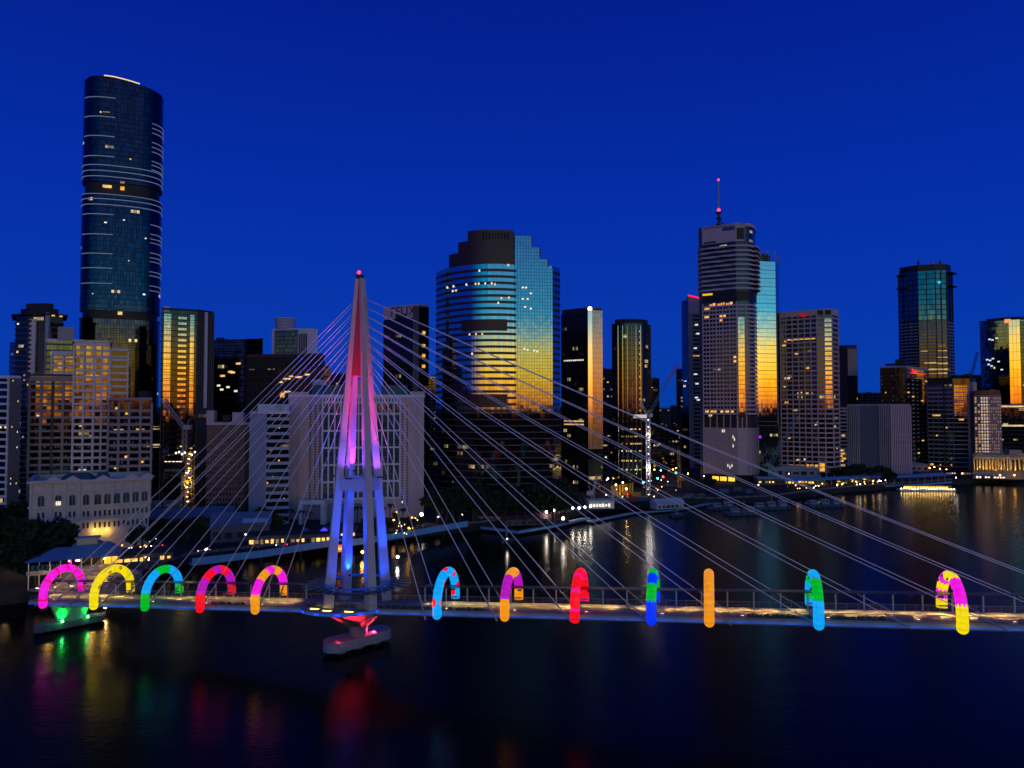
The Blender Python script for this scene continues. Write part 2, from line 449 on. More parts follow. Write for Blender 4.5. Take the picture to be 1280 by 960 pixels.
# canopy on posts along the far side, one roof panel and one post per bay
postme = MB().beam((0, 0, 0), (0, 0, 3.7), 0.28).mesh('canopy_post', M_WHITE)
for i in range(nseg + 1):
    s = S0 + i * SEG
    if -12 < s < 13: continue
    p = dk(s, HW - 0.45)
    link('canopy_post', postme, br, L(p), math.atan2(AX.y, AX.x))
    MB().beam(L(dk(s, HW - 0.45, 3.55)), L(dk(s, HW - 3.0, 4.25)), 0.14).build('canopy_bracket', M_WHITE, br)
    if i < nseg and not (-17 < s < 13):
        e = s + SEG - 0.08
        cp = MB().hexa([L(dk(s, HW - 3.2, 4.05)), L(dk(e, HW - 3.2, 4.05)), L(dk(e, HW + 0.6, 3.70)), L(dk(s, HW + 0.6, 3.70))],
                       [L(dk(s, HW - 3.2, 4.22)), L(dk(e, HW - 3.2, 4.22)), L(dk(e, HW + 0.6, 3.86)), L(dk(s, HW + 0.6, 3.86))]).build('canopy_panel', M_CANOPY, br)
    if i < nseg and not (-17 < s < 13):
        a_, h_ = HW - 2.9, 3.80
        sh = MB()
        for o_ in (-.14, .14): sh.beam(L(dk(s + 2.3, a_ + o_, h_ - .16)), L(dk(s + 3.2, a_ + o_, h_ - .16)), .03, .36)
        for e_ in (2.3, 3.2): sh.beam(L(dk(s + e_, a_ - .14, h_ - .16)), L(dk(s + e_, a_ + .14, h_ - .16)), .03, .36)
        sh.beam(L(dk(s + 2.28, a_, h_)), L(dk(s + 3.22, a_, h_)), .31, .05)
        sho = sh.build('downlight_shade', M_DARKS, br)
        MB().beam(L(dk(s + 2.36, a_, h_ - .05)), L(dk(s + 3.14, a_, h_ - .05)), .18, .03).build('downlight', M_WARM, sho)
        lamp('downlight_lamp', 'SPOT', L(dk(s + 2.75, a_, h_ - .22)), (1.0, 0.60, 0.20), 2000, None, .06, 84, .6, sho)
    if i % 3 == 1:
        MB().beam(L(dk(s + 2.6, -HW + .26, .35)), L(dk(s + 3.1, -HW + .26, .35)), .05, .07).build('rail_light', M_RAILL, br)

# ---- mast
ZTOP = 94.6
def legc(i, z):
    """centre of leg i at height z: straight legs from the deck to a narrow head"""
    sa, sb = ((-1, -1), (1, -1), (1, 1), (-1, 1))[i]
    t = (z - 13.5) / (ZTOP - 13.5); t = max(-0.2, min(1, t))
    k = (1 - t) + t * 0.105
    return M0 + AX * (sa * 5.75 * k) + AC * (sb * 4.25 * k) + Vector((0, 0, z))
def legw(z):
    t = (z - 13.5) / (ZTOP - 13.5)
    return (2.15 * (1 - t) + 0.82 * t, 2.40 * (1 - t) + 0.82 * t)
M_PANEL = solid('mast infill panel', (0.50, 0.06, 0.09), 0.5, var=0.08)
for i in range(4):
    lp = None
    zs = [13.0 + (ZTOP - 13.0) * k / 8 for k in range(9)]
    for k in range(8):
        za, zb = zs[k], zs[k + 1] - 0.05
        rad = legc(i, 13.5) - M0; rad.z = 0
        mb = MB(); wa, ha = legw(za); wb, hb = legw(zb)
        mb.beam(L(legc(i, za)), L(legc(i, zb)), wa, ha, wb, hb, side=Vector((-rad.y, rad.x, 0)))
        if lp is None: lp = mb.build('mast_leg', M_MAST, br)
        else: mb.build('leg_section', M_MAST, lp)
for i in range(4):
    j = (i + 1) % 4
    # ring of cross beams
    za = 43.2
    MB().beam(L(legc(i, za)), L(legc(j, za)), 1.3, 3.2).build('cross_beam', M_MAST, br)
    # infill panels of the head, in courses
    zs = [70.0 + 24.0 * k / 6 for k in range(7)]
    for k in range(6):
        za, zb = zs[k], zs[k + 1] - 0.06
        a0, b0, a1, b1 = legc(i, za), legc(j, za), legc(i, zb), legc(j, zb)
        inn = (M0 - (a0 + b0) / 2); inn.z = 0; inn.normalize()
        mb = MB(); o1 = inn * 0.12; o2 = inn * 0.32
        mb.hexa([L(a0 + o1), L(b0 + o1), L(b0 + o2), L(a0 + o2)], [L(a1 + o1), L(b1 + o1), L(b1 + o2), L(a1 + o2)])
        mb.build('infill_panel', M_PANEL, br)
# head, red beacon
hp = M0 + Vector((0, 0, ZTOP))
head = MB().prism([(L(hp).x + 1.0 * math.cos(R(a)), L(hp).y + 1.0 * math.sin(R(a))) for a in range(0, 360, 45)], ZTOP - 0.1, ZTOP + 0.9).build('mast_head', M_DARKS, br)
MB().sphere(L(hp + Vector((-0.2, -0.3, 1.5))), 0.45).build('beacon', emit('red beacon', (1.0, 0.02, 0.04), 6.0), head, smooth=True)
# anchor boxes on the cable faces
# ---- cables: two planes, from the head to the deck edges
anch_r = [19.3, 36.4, 53.3, 70.3, 87, 104, 121, 137.5, 152, 165]
anch_l = [-25, -42, -59, -74, -84, -90, -95]
M_ANCH = solid('anchor tube', (0.30, 0.34, 0.42), 0.4, metal=0.4)
def cable(s, ztop, side):
    top = M0 + AX * (0.55 + 0.5 * (1 - (ztop - 70) / 24)) * (1 if s > 0 else -1) + AC * (side * (0.45 + 0.03 * (92 - ztop))) + Vector((0, 0, ztop))
    bot = dk(s, side * (HW + 0.25), -0.4)
    pts = []
    for k in range(13):
        t = k / 12; p = top.lerp(bot, t); p.z -= abs(s) * 0.010 * 4 * t * (1 - t)
        pts.append(L(p))
    c = MB().tube(pts, 0.09, 6).build('stay_cable', M_CABLE, br, smooth=True)
    d = (bot - top).normalized()
    MB().tube([L(bot - d * 3.6), L(bot + d * 1.9)], 0.21, 8).build('anchor_tube', M_ANCH, c)
    MB().tube([L(top - d * 0.3), L(top + d * 1.2)], 0.2, 6).build('anchor_socket', M_ANCH, c)
for k, s in enumerate(anch_r):
    for side in (-1, 1): cable(s, 70.5 + k * 2.15, side)
for k, s in enumerate(anch_l):
    for side in (-1, 1): cable(s, 72.0 + k * 2.9, side)
# ---- viewing platform, ring canopy, fins
PC = M0 + AX * -3.0 + AC * -2.2
plat = MB(); pts = []
for k in range(48):
    a = 2 * math.pi * k / 48
    pts.append(L(PC + AX * 11.0 * math.cos(a) + AC * 6.4 * math.sin(a)))
def pz(p): return zd(Vector((p.x, p.y, 0)).dot(AX)) - 0.1
for k in range(48):
    a, b = pts[k], pts[(k + 1) % 48]; plat.quad((a.x, a.y, pz(a) - .85), (b.x, b.y, pz(b) - .85), (b.x, b.y, pz(b)), (a.x, a.y, pz(a)))
plat.poly([(p.x, p.y, pz(p)) for p in pts]); plat.poly([(p.x, p.y, pz(p) - .85) for p in pts][::-1])
po = plat.build('viewing_platform', M_DECK, br)
for k in range(24, 48):
    a, b = pts[k], pts[(k + 1) % 48]
    MB().beam((a.x, a.y, pz(a) + 1.1), (b.x, b.y, pz(b) + 1.1), 0.07).build('platform_rail', M_RAIL, po)
    c = L(PC); o = 1.012
    pa = Vector((c.x + (a.x - c.x) * o, c.y + (a.y - c.y) * o, pz(a) - .45)); pb = Vector((c.x + (b.x - c.x) * o, c.y + (b.y - c.y) * o, pz(b) - .45))
    MB().beam(pa, pb, 0.1, 0.55).build('edge_light', emit('blue edge bright', (0.01, 0.06, 1.0), 1.6) if k % 4 == 1 else emit('blue edge dim', (0.02, 0.16, 0.9), 0.32), po)
for s_, a_ in ((-4.6, -6.6), (1.4, -6.9), (-8.8, -5.2)):
    p = L(M0 + AX * s_ + AC * a_)
    bch = MB().box((p.x, p.y, pz(p) + .35), (2.4, 0.8, 0.3), AX).build('bench', solid('bench timber', (0.35, 0.22, 0.1), 0.6), po)
    MB().box((p.x, p.y, pz(p) + .1), (2.0, 0.9, 0.08), AX).build('bench_light', emit('bench light', (1.0, 0.62, 0.12), 9.0), bch)
ZR = 18.9
ring = []
for k in range(49):
    a = 2 * math.pi * k / 48
    ring.append(L(M0 + AX * 7.7 * math.cos(a) + AC * 7.7 * math.sin(a) + Vector((0, 0, ZR))))
ro = MB().tube(ring, 0.28, 8, cap=False).build('ring_beam', emit('ring blue', (0.01, 0.10, 0.9), 0.22, 0.3, 0.2), br, smooth=True)
M_FIN = solid('fin steel', (0.16, 0.22, 0.30), 0.4, metal=0.3)
for k in range(28):
    a = 2 * math.pi * (k + 0.5) / 28
    dv = AX * math.cos(a) + AC * math.sin(a)
    MB().beam(L(M0 + dv * 7.9 + Vector((0, 0, ZR))), L(M0 + dv * (13.2 if abs(math.sin(a)) < 0.75 else 11.2) + Vector((0, 0, ZR - 0.5))), 0.16, 0.3).build('canopy_fin', M_FIN, ro)
for k in range(24):
    a0, a1 = 2 * math.pi * k / 24, 2 * math.pi * (k + 0.96) / 24
    q = []
    for a, r in ((a0, 7.9), (a1, 7.9), (a1, 10.6), (a0, 10.6)):
        q.append(L(M0 + (AX * math.cos(a) + AC * math.sin(a)) * r + Vector((0, 0, ZR - 0.75))))
    q = [q[3], q[2], q[1], q[0]]
    MB().hexa([p for p in q[::-1]], [p + Vector((0, 0, 0.1)) for p in q[::-1]]).build('ring_canopy_panel', solid('smoked canopy', (0.03, 0.045, 0.04), 0.25), ro)
# ---- pier and pile cap
def stadium(c, d, hl, r, n=10):
    d = Vector((d[0], d[1], 0)).normalized(); s = Vector((-d.y, d.x, 0)); out = []
    for e in (1, -1):
        for k in range(n + 1):
            a = -math.pi / 2 + math.pi * k / n
            out.append(c + (d * (hl + r * math.cos(a)) + s * r * math.sin(a)) * e)
    return out
CAPD = (0.70, 0.714)
cc = L(at_z(447.5, 792.5, 3.4)); cc.z = 0
def stad_build(c, d, hl, r, z0, z1, parent, mat):
    return MB().prism([(p.x, p.y) for p in stadium(c, d, hl, r)], z0, z1).build('pile_cap', mat, parent)
stad_build(cc, CAPD, 6.6, 3.1, 1.0, 3.4, br, M_CAP)
col = MB().prism([(cc.x + 2.35 * math.cos(2 * math.pi * k / 28), cc.y + 2.35 * math.sin(2 * math.pi * k / 28)) for k in range(28)], 3.4, 6.0).build('pier_column', M_CONC, br, smooth=False)
for sx in (-1, 0, 1):
    pc = cc + Vector((CAPD[0], CAPD[1], 0)) * sx * 5.2
    MB().prism([(pc.x + 1.5 * math.cos(k), pc.y + 1.5 * math.sin(k)) for k in [2 * math.pi * q / 16 for q in range(16)]], -4, 1.0).build('pile', M_CONC, br)
topz = 12.5
tops = [L(legc(i, 13.5)) for i in range(4)]
bots = [cc + (Vector((t.x, t.y, 0)) - Vector((0, 0, 0))).normalized() * 1.75 for t in tops]
for i in range(4):
    j = (i + 1) % 4
    t0, t1 = tops[i] * 0.86, tops[j] * 0.86; b0, b1 = cc.lerp(bots[i], 0.8), cc.lerp(bots[j], 0.8)
    MB().poly([(b0.x, b0.y, 5.7), (b1.x, b1.y, 5.7), (t1.x, t1.y, topz), (t0.x, t0.y, topz)]).build('pier_web', M_CONC, br)
    MB().beam((bots[i].x, bots[i].y, 5.6), (tops[i].x, tops[i].y, topz), 1.1, 1.1, 1.7, 1.5).build('pier_arm', M_CONC, br)
# ---- mast floodlights (the lamps show as hot spots in the legs)
def flood(loc, color, energy, aim, spot=50, blend=0.8, size=0.25):
    b = MB().box(L(loc), (0.5, 0.5, 0.4)).build('floodlight', M_DARKS, br)
    o = lamp('flood_lamp', 'SPOT', L(loc + (Vector(aim) - Vector(loc)).normalized() * 0.5), color, energy, None, size, spot, blend, b)
    o.rotation_euler = (Vector(aim) - Vector(loc)).to_track_quat('-Z', 'Y').to_euler()
    return o
BLUE, VIO, MAG, RED = (0.0, 0.065, 1.0), (0.25, 0.02, 1.0), (1.0, 0.03, 0.75), (1.0, 0.01, 0.10)
near = lambda a, s, z: M0 + AX * s + AC * a + Vector((0, 0, z))
for i in range(4):
    j = (i + 1) % 4
    mid = (legc(i, 19) + legc(j, 19)) / 2; out = mid - M0; out.z = 0; out.normalize()
    lp = M0 + out * 9.2; lp.z = 19.6
    flood(lp, BLUE, 2300, M0 + Vector((0, 0, 26)) + out * 2.0, 130, 1.0)
    flood(lp + AX * .6, BLUE, 42000, M0 + Vector((0, 0, 45)) + out * 3.0, 56, 1.0)
    mid = (legc(i, 46) + legc(j, 46)) / 2
    lp = mid + out * 2.4; lp.z = 44.9
    flood(lp, (0.36, 0.08, 1.0), 4200, M0 + Vector((0, 0, 64)) + out * 1.5, 120, 1.0)
    flood(lp + AX * .7, (1.0, 0.06, 0.50), 26000, M0 + Vector((0, 0, 80)) + out * .8, 40, 1.0)
    flood(lp - AX * .7, RED, 90000, M0 + Vector((0, 0, 75)) + out * .2, 15, 1.0)
# hot magenta and blue washes on the inside of the far leg
for z, col_, en, dz in ((46.2, (1.0, 0.05, 0.9), 2600, 7), (46.2, (0.20, 0.01, 1.0), 12000, 20), (19.6, (0.02, 0.2, 1.0), 1800, 7), (19.6, (0.0, 0.03, 1.0), 12000, 22)):
    b = legc(3, z); inn = M0 - b; inn.z = 0; inn.normalize()
    flood(b + inn * 2.1 + Vector((0, 0, 0)), col_, en, legc(3, z + dz) , 60, 0.9, 0.15)
# red wash on the pier
for k, e in ((-1, 1), (1, 1)):
    p = cc + br.location + Vector((CAPD[0], CAPD[1], 0)) * k * 6.2 + Vector((0, 0, 3.2)) + Vector((-0.6, -1.2, 0))
    flood(p, (1.0, 0.02, 0.06), 32000, M0 + Vector((-0.5 * k, -3.4, 9.5)), 95, 0.8)
    q_ = M0 + AX * (k * 3.5) + AC * -2.2; q_.z = 11.9
    flood(q_, (1.0, 0.015, 0.08), 2600, cc + br.location + Vector((k * 3.0, k * 2.5, 4.0)), 120, 0.9)
# ---- green-lit approach pier near the landing
gs = -86.0
gc = L(at_z(88, 774, 2.2)); gc.z = 0
gcap = MB().prism([(p.x, p.y) for p in stadium(gc, CAPD, 6.6, 2.2)], 0.5, 2.2).build('approach_pile_cap', M_STAIN, br)
gd = Vector((CAPD[0], CAPD[1], 0)); gsd = Vector((-gd.y, gd.x, 0))
w0, w1 = 3.1, 4.4
def gq(hl, hw, z): return [gc + gd * (-hl) - gsd * -hw + Vector((0, 0, z)), gc + gd * (-hl) - gsd * hw + Vector((0, 0, z)), gc + gd * hl - gsd * hw + Vector((0, 0, z)), gc + gd * hl - gsd * -hw + Vector((0, 0, z))]
gtz = zd(gs) - 1.9
MB().hexa([gc - gd * 3.2 - gsd * 1.1 + Vector((0, 0, 2.2)), gc + gd * 3.2 - gsd * 1.1 + Vector((0, 0, 2.2)), gc + gd * 3.2 + gsd * 1.1 + Vector((0, 0, 2.2)), gc - gd * 3.2 + gsd * 1.1 + Vector((0, 0, 2.2))],
          [gc - gd * 5.0 - gsd * 1.3 + Vector((0, 0, gtz)), gc + gd * 5.0 - gsd * 1.3 + Vector((0, 0, gtz)), gc + gd * 5.0 + gsd * 1.3 + Vector((0, 0, gtz)), gc - gd * 5.0 + gsd * 1.3 + Vector((0, 0, gtz))]).build('approach_pier', M_CONC, br)
for k in (-0.55, 0.95):
    p = gc + br.location + gd * (k * 4.2) - gsd * 2.3 * (1 if gsd.y > 0 else -1) + Vector((0, 0, 2.6))
    flood(p, (0.0, 1.0, 0.05), 1700, gc + br.location + gd * k * 4.2 + Vector((0, 0, 6.0)), 100, 0.7)
    up_ = gc + br.location + gd * (k * 4.2) - gsd * 2.0 * (1 if gsd.y > 0 else -1) + Vector((0, 0, gtz - .6))
    flood(up_, (0.0, 1.0, 0.05), 700, gc + br.location + gd * k * 5.0 + Vector((0, 0, 2.2)), 120, 0.9)
    MB().sphere(L(p + Vector((0, -0.4, 0.1))), 0.28).build('floodlight_lens', emit('green lens', (0.05, 1.0, 0.25), 60), gcap, smooth=True)

# ================================================================= GLOWING CANDY CANE ARCHES
CN = {'magenta': (1.0, 0.01, 0.80), 'red': (1.0, 0.004, 0.012), 'yellow': (1.0, 0.78, 0.0), 'brown': (0.55, 0.22, 0.01), 'green': (0.0, 0.50, 0.015),
      'cyan': (0.004, 0.40, 1.0), 'purple': (0.50, 0.008, 0.50), 'orange': (0.95, 0.33, 0.005), 'blue': (0.0, 0.035, 1.0), 'pink': (1.0, 0.01, 0.35)}
def cm(c):
    """inflated skin lit from inside: darker along the welded seams, uneven between them"""
    nm = 'lit skin ' + c
    if nm in MATS: return MATS[nm]
    m, t = newmat(nm); o = N(t, 'ShaderNodeOutputMaterial'); p = N(t, 'ShaderNodeBsdfPrincipled'); t.links.new(p.outputs[0], o.inputs[0])
    p.inputs['Base Color'].default_value = (*[x * .35 + .01 for x in CN[c]], 1); p.inputs['Roughness'].default_value = .38
    p.inputs['Emission Color'].default_value = (*CN[c], 1)
    uv = N(t, 'ShaderNodeUVMap'); s_ = N(t, 'ShaderNodeSeparateXYZ'); t.links.new(uv.outputs[0], s_.inputs[0])
    def seam(v, per, w):
        f = mth(t, 'FRACT', mth(t, 'DIVIDE', v, per)); a = mth(t, 'ABSOLUTE', mth(t, 'SUBTRACT', f, .5)); mr = N(t, 'ShaderNodeMapRange', interpolation_type='SMOOTHSTEP')
        t.links.new(a, mr.inputs[0]); mr.inputs['From Min'].default_value = .5 - w; mr.inputs['From Max'].default_value = .5; return mr.outputs[0], a
    s1, a1 = seam(s_.outputs[0], 1.15, .10); s2, a2 = seam(s_.outputs[1], 6.0, .06)
    n1 = N(t, 'ShaderNodeTexNoise'); n1.inputs['Scale'].default_value = .9; n1.inputs['Detail'].default_value = 4; tc_ = N(t, 'ShaderNodeTexCoord'); t.links.new(tc_.outputs['Object'], n1.inputs['Vector'])
    v = mth(t, 'ADD', .62, mth(t, 'MULTIPLY', n1.outputs[0], .62)); v = mth(t, 'SUBTRACT', v, mth(t, 'MULTIPLY', a1, .22)); v = mth(t, 'SUBTRACT', v, mth(t, 'MULTIPLY', mth(t, 'MAXIMUM', s1, s2), .15))
    t.links.new(v, p.inputs['Emission Strength']); MATS[nm] = m
    return m
def bands(*seq, zig=0.28, nz=9):
    def f(t, ang, s, L_):
        x = s + zig * (abs(((ang / (2 * math.pi) * nz) % 1.0) - 0.5) * 4 - 1)
        tt = x / L_
        for k, (e, c) in enumerate(seq):
            if tt <= e: return ('segment', k, c)
        return ('segment', len(seq) - 1, seq[-1][1])
    return f
def spots(basec, spotc, lst, rad):
    def f(t, ang, s, L_):
        for k, (ts, as_) in enumerate(lst):
            da = (ang - as_ + math.pi) % (2 * math.pi) - math.pi
            if (s - ts * L_) ** 2 + (da * CR) ** 2 < rad * rad: return ('spot', k, spotc)
        return ('skin', 0, basec)
    return f
def thin(basec, bandc, ts, w):
    def f(t, ang, s, L_):
        for k, x in enumerate(ts):
            if abs(s - x * L_ - 0.08 * math.sin(ang * 3)) < w: return ('stripe', k, bandc)
        return ('skin', 0, basec)
    return f
CR, CW2 = 1.06, 6.25
def cane(px, pattern, label):
    # place along the deck from the pixel column of its crown
    s = 0.0
    for _ in range(30):
        p = dk(s, 0); x = 640 + FPX * p.x / p.y; s += (px - x) * p.y / FPX * 0.9
    c0 = dk(s, 0)
    root = thing('candy_cane_arch', label, 'light arch', (c0.x, c0.y, c0.z), 0, 'glowing candy cane arches on the bridge')
    zc = 1.75
    path = []
    zl = -1.55 + CR
    n1 = 9
    for k in range(n1): path.append((-CW2, zl + (zc - zl) * k / n1))
    for k in range(49):
        a = math.pi - math.pi * k / 48
        path.append((CW2 * math.cos(a), zc + CW2 * math.sin(a) * 1.0))
    for k in range(1, 6): path.append((CW2, zc - (zc - 0.25) * k / 5))
    P3 = [AC * a + Vector((0, 0, h)) for a, h in path]
    # arc length
    ss = [0.0]
    for a, b in zip(P3[:-1], P3[1:]): ss.append(ss[-1] + (b - a).length)
    TL = ss[-1] + CR
    NA = 36
    rings = []; sv = []
    def ring(c, d, r, sval):
        b = d.cross(AX)
        rings.append([c + (AX * math.cos(2 * math.pi * j / NA) + b * math.sin(2 * math.pi * j / NA)) * r for j in range(NA)]); sv.append(sval)
    up = Vector((0, 0, 1))
    for k in range(5):
        a = math.pi / 2 * (1 - k / 5)
        ring(P3[0] - up * CR * math.sin(a), up, max(0.02, CR * math.cos(a)), CR * (1 - math.sin(a)))
    # densify
    D = []
    for k in range(len(P3) - 1):
        m_ = max(1, int((ss[k + 1] - ss[k]) / 0.16))
        for q in range(m_): D.append((k, q / m_))
    D.append((len(P3) - 2, 1.0))
    for k, q in D:
        c = P3[k].lerp(P3[k + 1], q)
        d0 = (P3[min(k + 1, len(P3) - 1)] - P3[max(k - 1, 0)]).normalized() if k else (P3[1] - P3[0]).normalized()
        d1 = (P3[min(k + 2, len(P3) - 1)] - P3[k]).normalized()
        sv_ = CR + ss[k] + (ss[k + 1] - ss[k]) * q
        # soft quilting of the inflated skin between its seams
        ring(c, d0.lerp(d1, q).normalized(), CR * (1 - 0.020 * max(0, math.cos(sv_ * 2 * math.pi / 1.15)) ** 6), sv_)
    parts = {}
    for i in range(len(rings) - 1):
        for j in range(NA):
            key = pattern(0, 2 * math.pi * (j + 0.5) / NA, (sv[i] + sv[i + 1]) / 2, TL)
            m_ = parts.setdefault(key, MB())
            m_.quad(rings[i][j], rings[i][(j + 1) % NA], rings[i + 1][(j + 1) % NA], rings[i + 1][j], ((sv[i], j), (sv[i], j + 1), (sv[i + 1], j + 1), (sv[i + 1], j)))
    key = pattern(0, 0.0, TL, TL); parts.setdefault(key, MB()).poly(rings[-1])
    for (nm, k, c) in sorted(parts):
        parts[(nm, k, c)].build(nm, cm(c), root)
    # dark vents and the strap at the tail
    for t in (0.34, 0.47, 0.60, 0.73):
        i = min(range(len(sv)), key=lambda q: abs(sv[q] - t * TL))
        j = NA // 2
        MB().sphere(rings[i][j] * 0.995, 0.30, 8, 5).build('vent', M_DARKS, root)
    MB().beam(P3[-1] + AX * -0.8 + Vector((0, 0, .55)) - AC * (CR + .02), P3[-1] + AX * 0.8 + Vector((0, 0, .55)) - AC * (CR + .02), 0.06, 0.16).build('strap', M_DARKS, root)
    return root
q = math.pi
cane(84, thin('magenta', 'red', [0.10, 0.30, 0.44, 0.56, 0.68, 0.80, 0.95], 0.26), 'magenta glowing cane arch with thin red stripes, above the green lit pier')
cane(145.5, spots('yellow', 'brown', [(0.10, q * .9), (0.27, q * 1.0), (0.36, q * .9), (0.50, q * 1.0), (0.60, q * .9), (0.72, q), (0.9, q * 1.1), (0.25, 0.3), (.45, .2), (.6, -.2), (0.95, 0.1)], 0.62), 'yellow glowing cane arch with brown spots')
cane(207.5, bands((0.19, 'green'), (0.43, 'cyan'), (0.60, 'green'), (0.88, 'cyan'), (1.01, 'green')), 'green and pale blue banded cane arch beside the red and purple one')
cane(274, bands((0.20, 'red'), (0.34, 'purple'), (0.46, 'red'), (0.56, 'purple'), (0.70, 'red'), (0.88, 'purple'), (1.01, 'red')), 'red and purple banded glowing cane arch')
cane(340.5, bands((0.20, 'orange'), (0.34, 'magenta'), (0.46, 'orange'), (0.55, 'magenta'), (0.68, 'orange'), (0.88, 'magenta'), (1.01, 'orange')), 'orange and magenta many banded cane arch beside the mast platform')
cane(559, spots('cyan', 'red', [(0.16, 0.35), (0.16, q + .9), (0.34, 0.5), (0.52, 1.2), (0.5, -1.6), (0.66, 0.3), (0.7, q), (0.85, 0.4), (0.93, 2.0)], 0.85), 'sky blue glowing cane arch with red spots')
cane(640, bands((0.20, 'orange'), (0.42, 'purple'), (0.64, 'orange'), (0.86, 'purple'), (1.01, 'orange'), zig=0.08), 'orange and purple cane arch with three orange blocks')
cane(724, thin('red', 'pink', [0.13, 0.28, 0.43, 0.57, 0.72, 0.86, 0.98], 0.30), 'red glowing cane arch with thin pink stripes')
cane(815, bands((0.21, 'blue'), (0.35, 'green'), (0.46, 'blue'), (0.58, 'green'), (0.72, 'blue'), (0.86, 'green'), (1.01, 'blue')), 'deep blue and green zigzag banded cane arch')
cane(884, spots('orange', 'magenta', [(0.14, 0.2), (0.14, q - .2), (0.28, 0.2), (0.28, q - .2), (0.41, 0.2), (0.41, q - .2), (0.55, .2), (.55, q), (.7, 0), (.7, q), (0.85, 0), (.85, q)], 0.62), 'orange glowing cane arch with magenta spots, seen edge on')
cane(1014, bands((0.23, 'cyan'), (0.42, 'green'), (0.60, 'cyan'), (0.74, 'green'), (0.86, 'cyan'), (0.93, 'green'), (1.01, 'cyan')), 'pale blue and green cane arch between the orange and the yellow ones')
cane(1184, bands((0.22, 'yellow'), (0.43, 'magenta'), (0.60, 'yellow'), (0.72, 'magenta'), (0.82, 'yellow'), (0.92, 'magenta'), (1.01, 'yellow')), 'yellow and magenta zigzag banded cane arch on the high end of the deck')
# ================================================================= CITY
def seg_angle(x0, d0, xs, angs, yref):
    """front line of a footprint: starts at pixel column x0 and distance d0, each next edge runs at an angle (degrees) to the next pixel column"""
    p = at_d(x0, yref, d0); pts = [(p.x, p.y)]
    for x, a in zip(xs, angs):
        r = rayd(x, yref); k = r.x / r.y; c, s = math.cos(R(a)), math.sin(R(a))
        den = c - k * s
        t = (k * pts[-1][1] - pts[-1][0]) / den if abs(den) > 1e-6 else 1.0
        t = max(0.3, min(t, 260.0))
        pts.append((pts[-1][0] + c * t, pts[-1][1] + s * t))
    return pts
def offset_poly(poly, o):
    n = len(poly); out = []
    for k in range(n):
        a, b, c = poly[k - 1], poly[k], poly[(k + 1) % n]
        e1 = Vector((b[0] - a[0], b[1] - a[1])).normalized(); e2 = Vector((c[0] - b[0], c[1] - b[1])).normalized()
        n1 = Vector((e1.y, -e1.x)); n2 = Vector((e2.y, -e2.x)); m = n1 + n2
        if m.length < 1e-4: m = n1
        m.normalize(); f = o / max(0.35, m.dot(n1))
        out.append((b[0] + m.x * f, b[1] + m.y * f))
    return out
def ring_mesh(poly, depth, h, mat, name='floor_band', inset=0.15):
    a, b = offset_poly(poly, -inset), offset_poly(poly, depth); n = len(poly); mb = MB(); u = 0
    for k in range(n):
        j = (k + 1) % n; w = math.hypot(poly[j][0] - poly[k][0], poly[j][1] - poly[k][1])
        mb.quad((*b[k], 0), (*b[j], 0), (*b[j], h), (*b[k], h), ((u, 0), (u + w, 0), (u + w, h), (u, h))); u += w
        mb.quad((*b[k], h), (*b[j], h), (*a[j], h), (*a[k], h)); mb.quad((*a[k], 0), (*a[j], 0), (*b[j], 0), (*b[k], 0))
    return mb.mesh(name, mat)
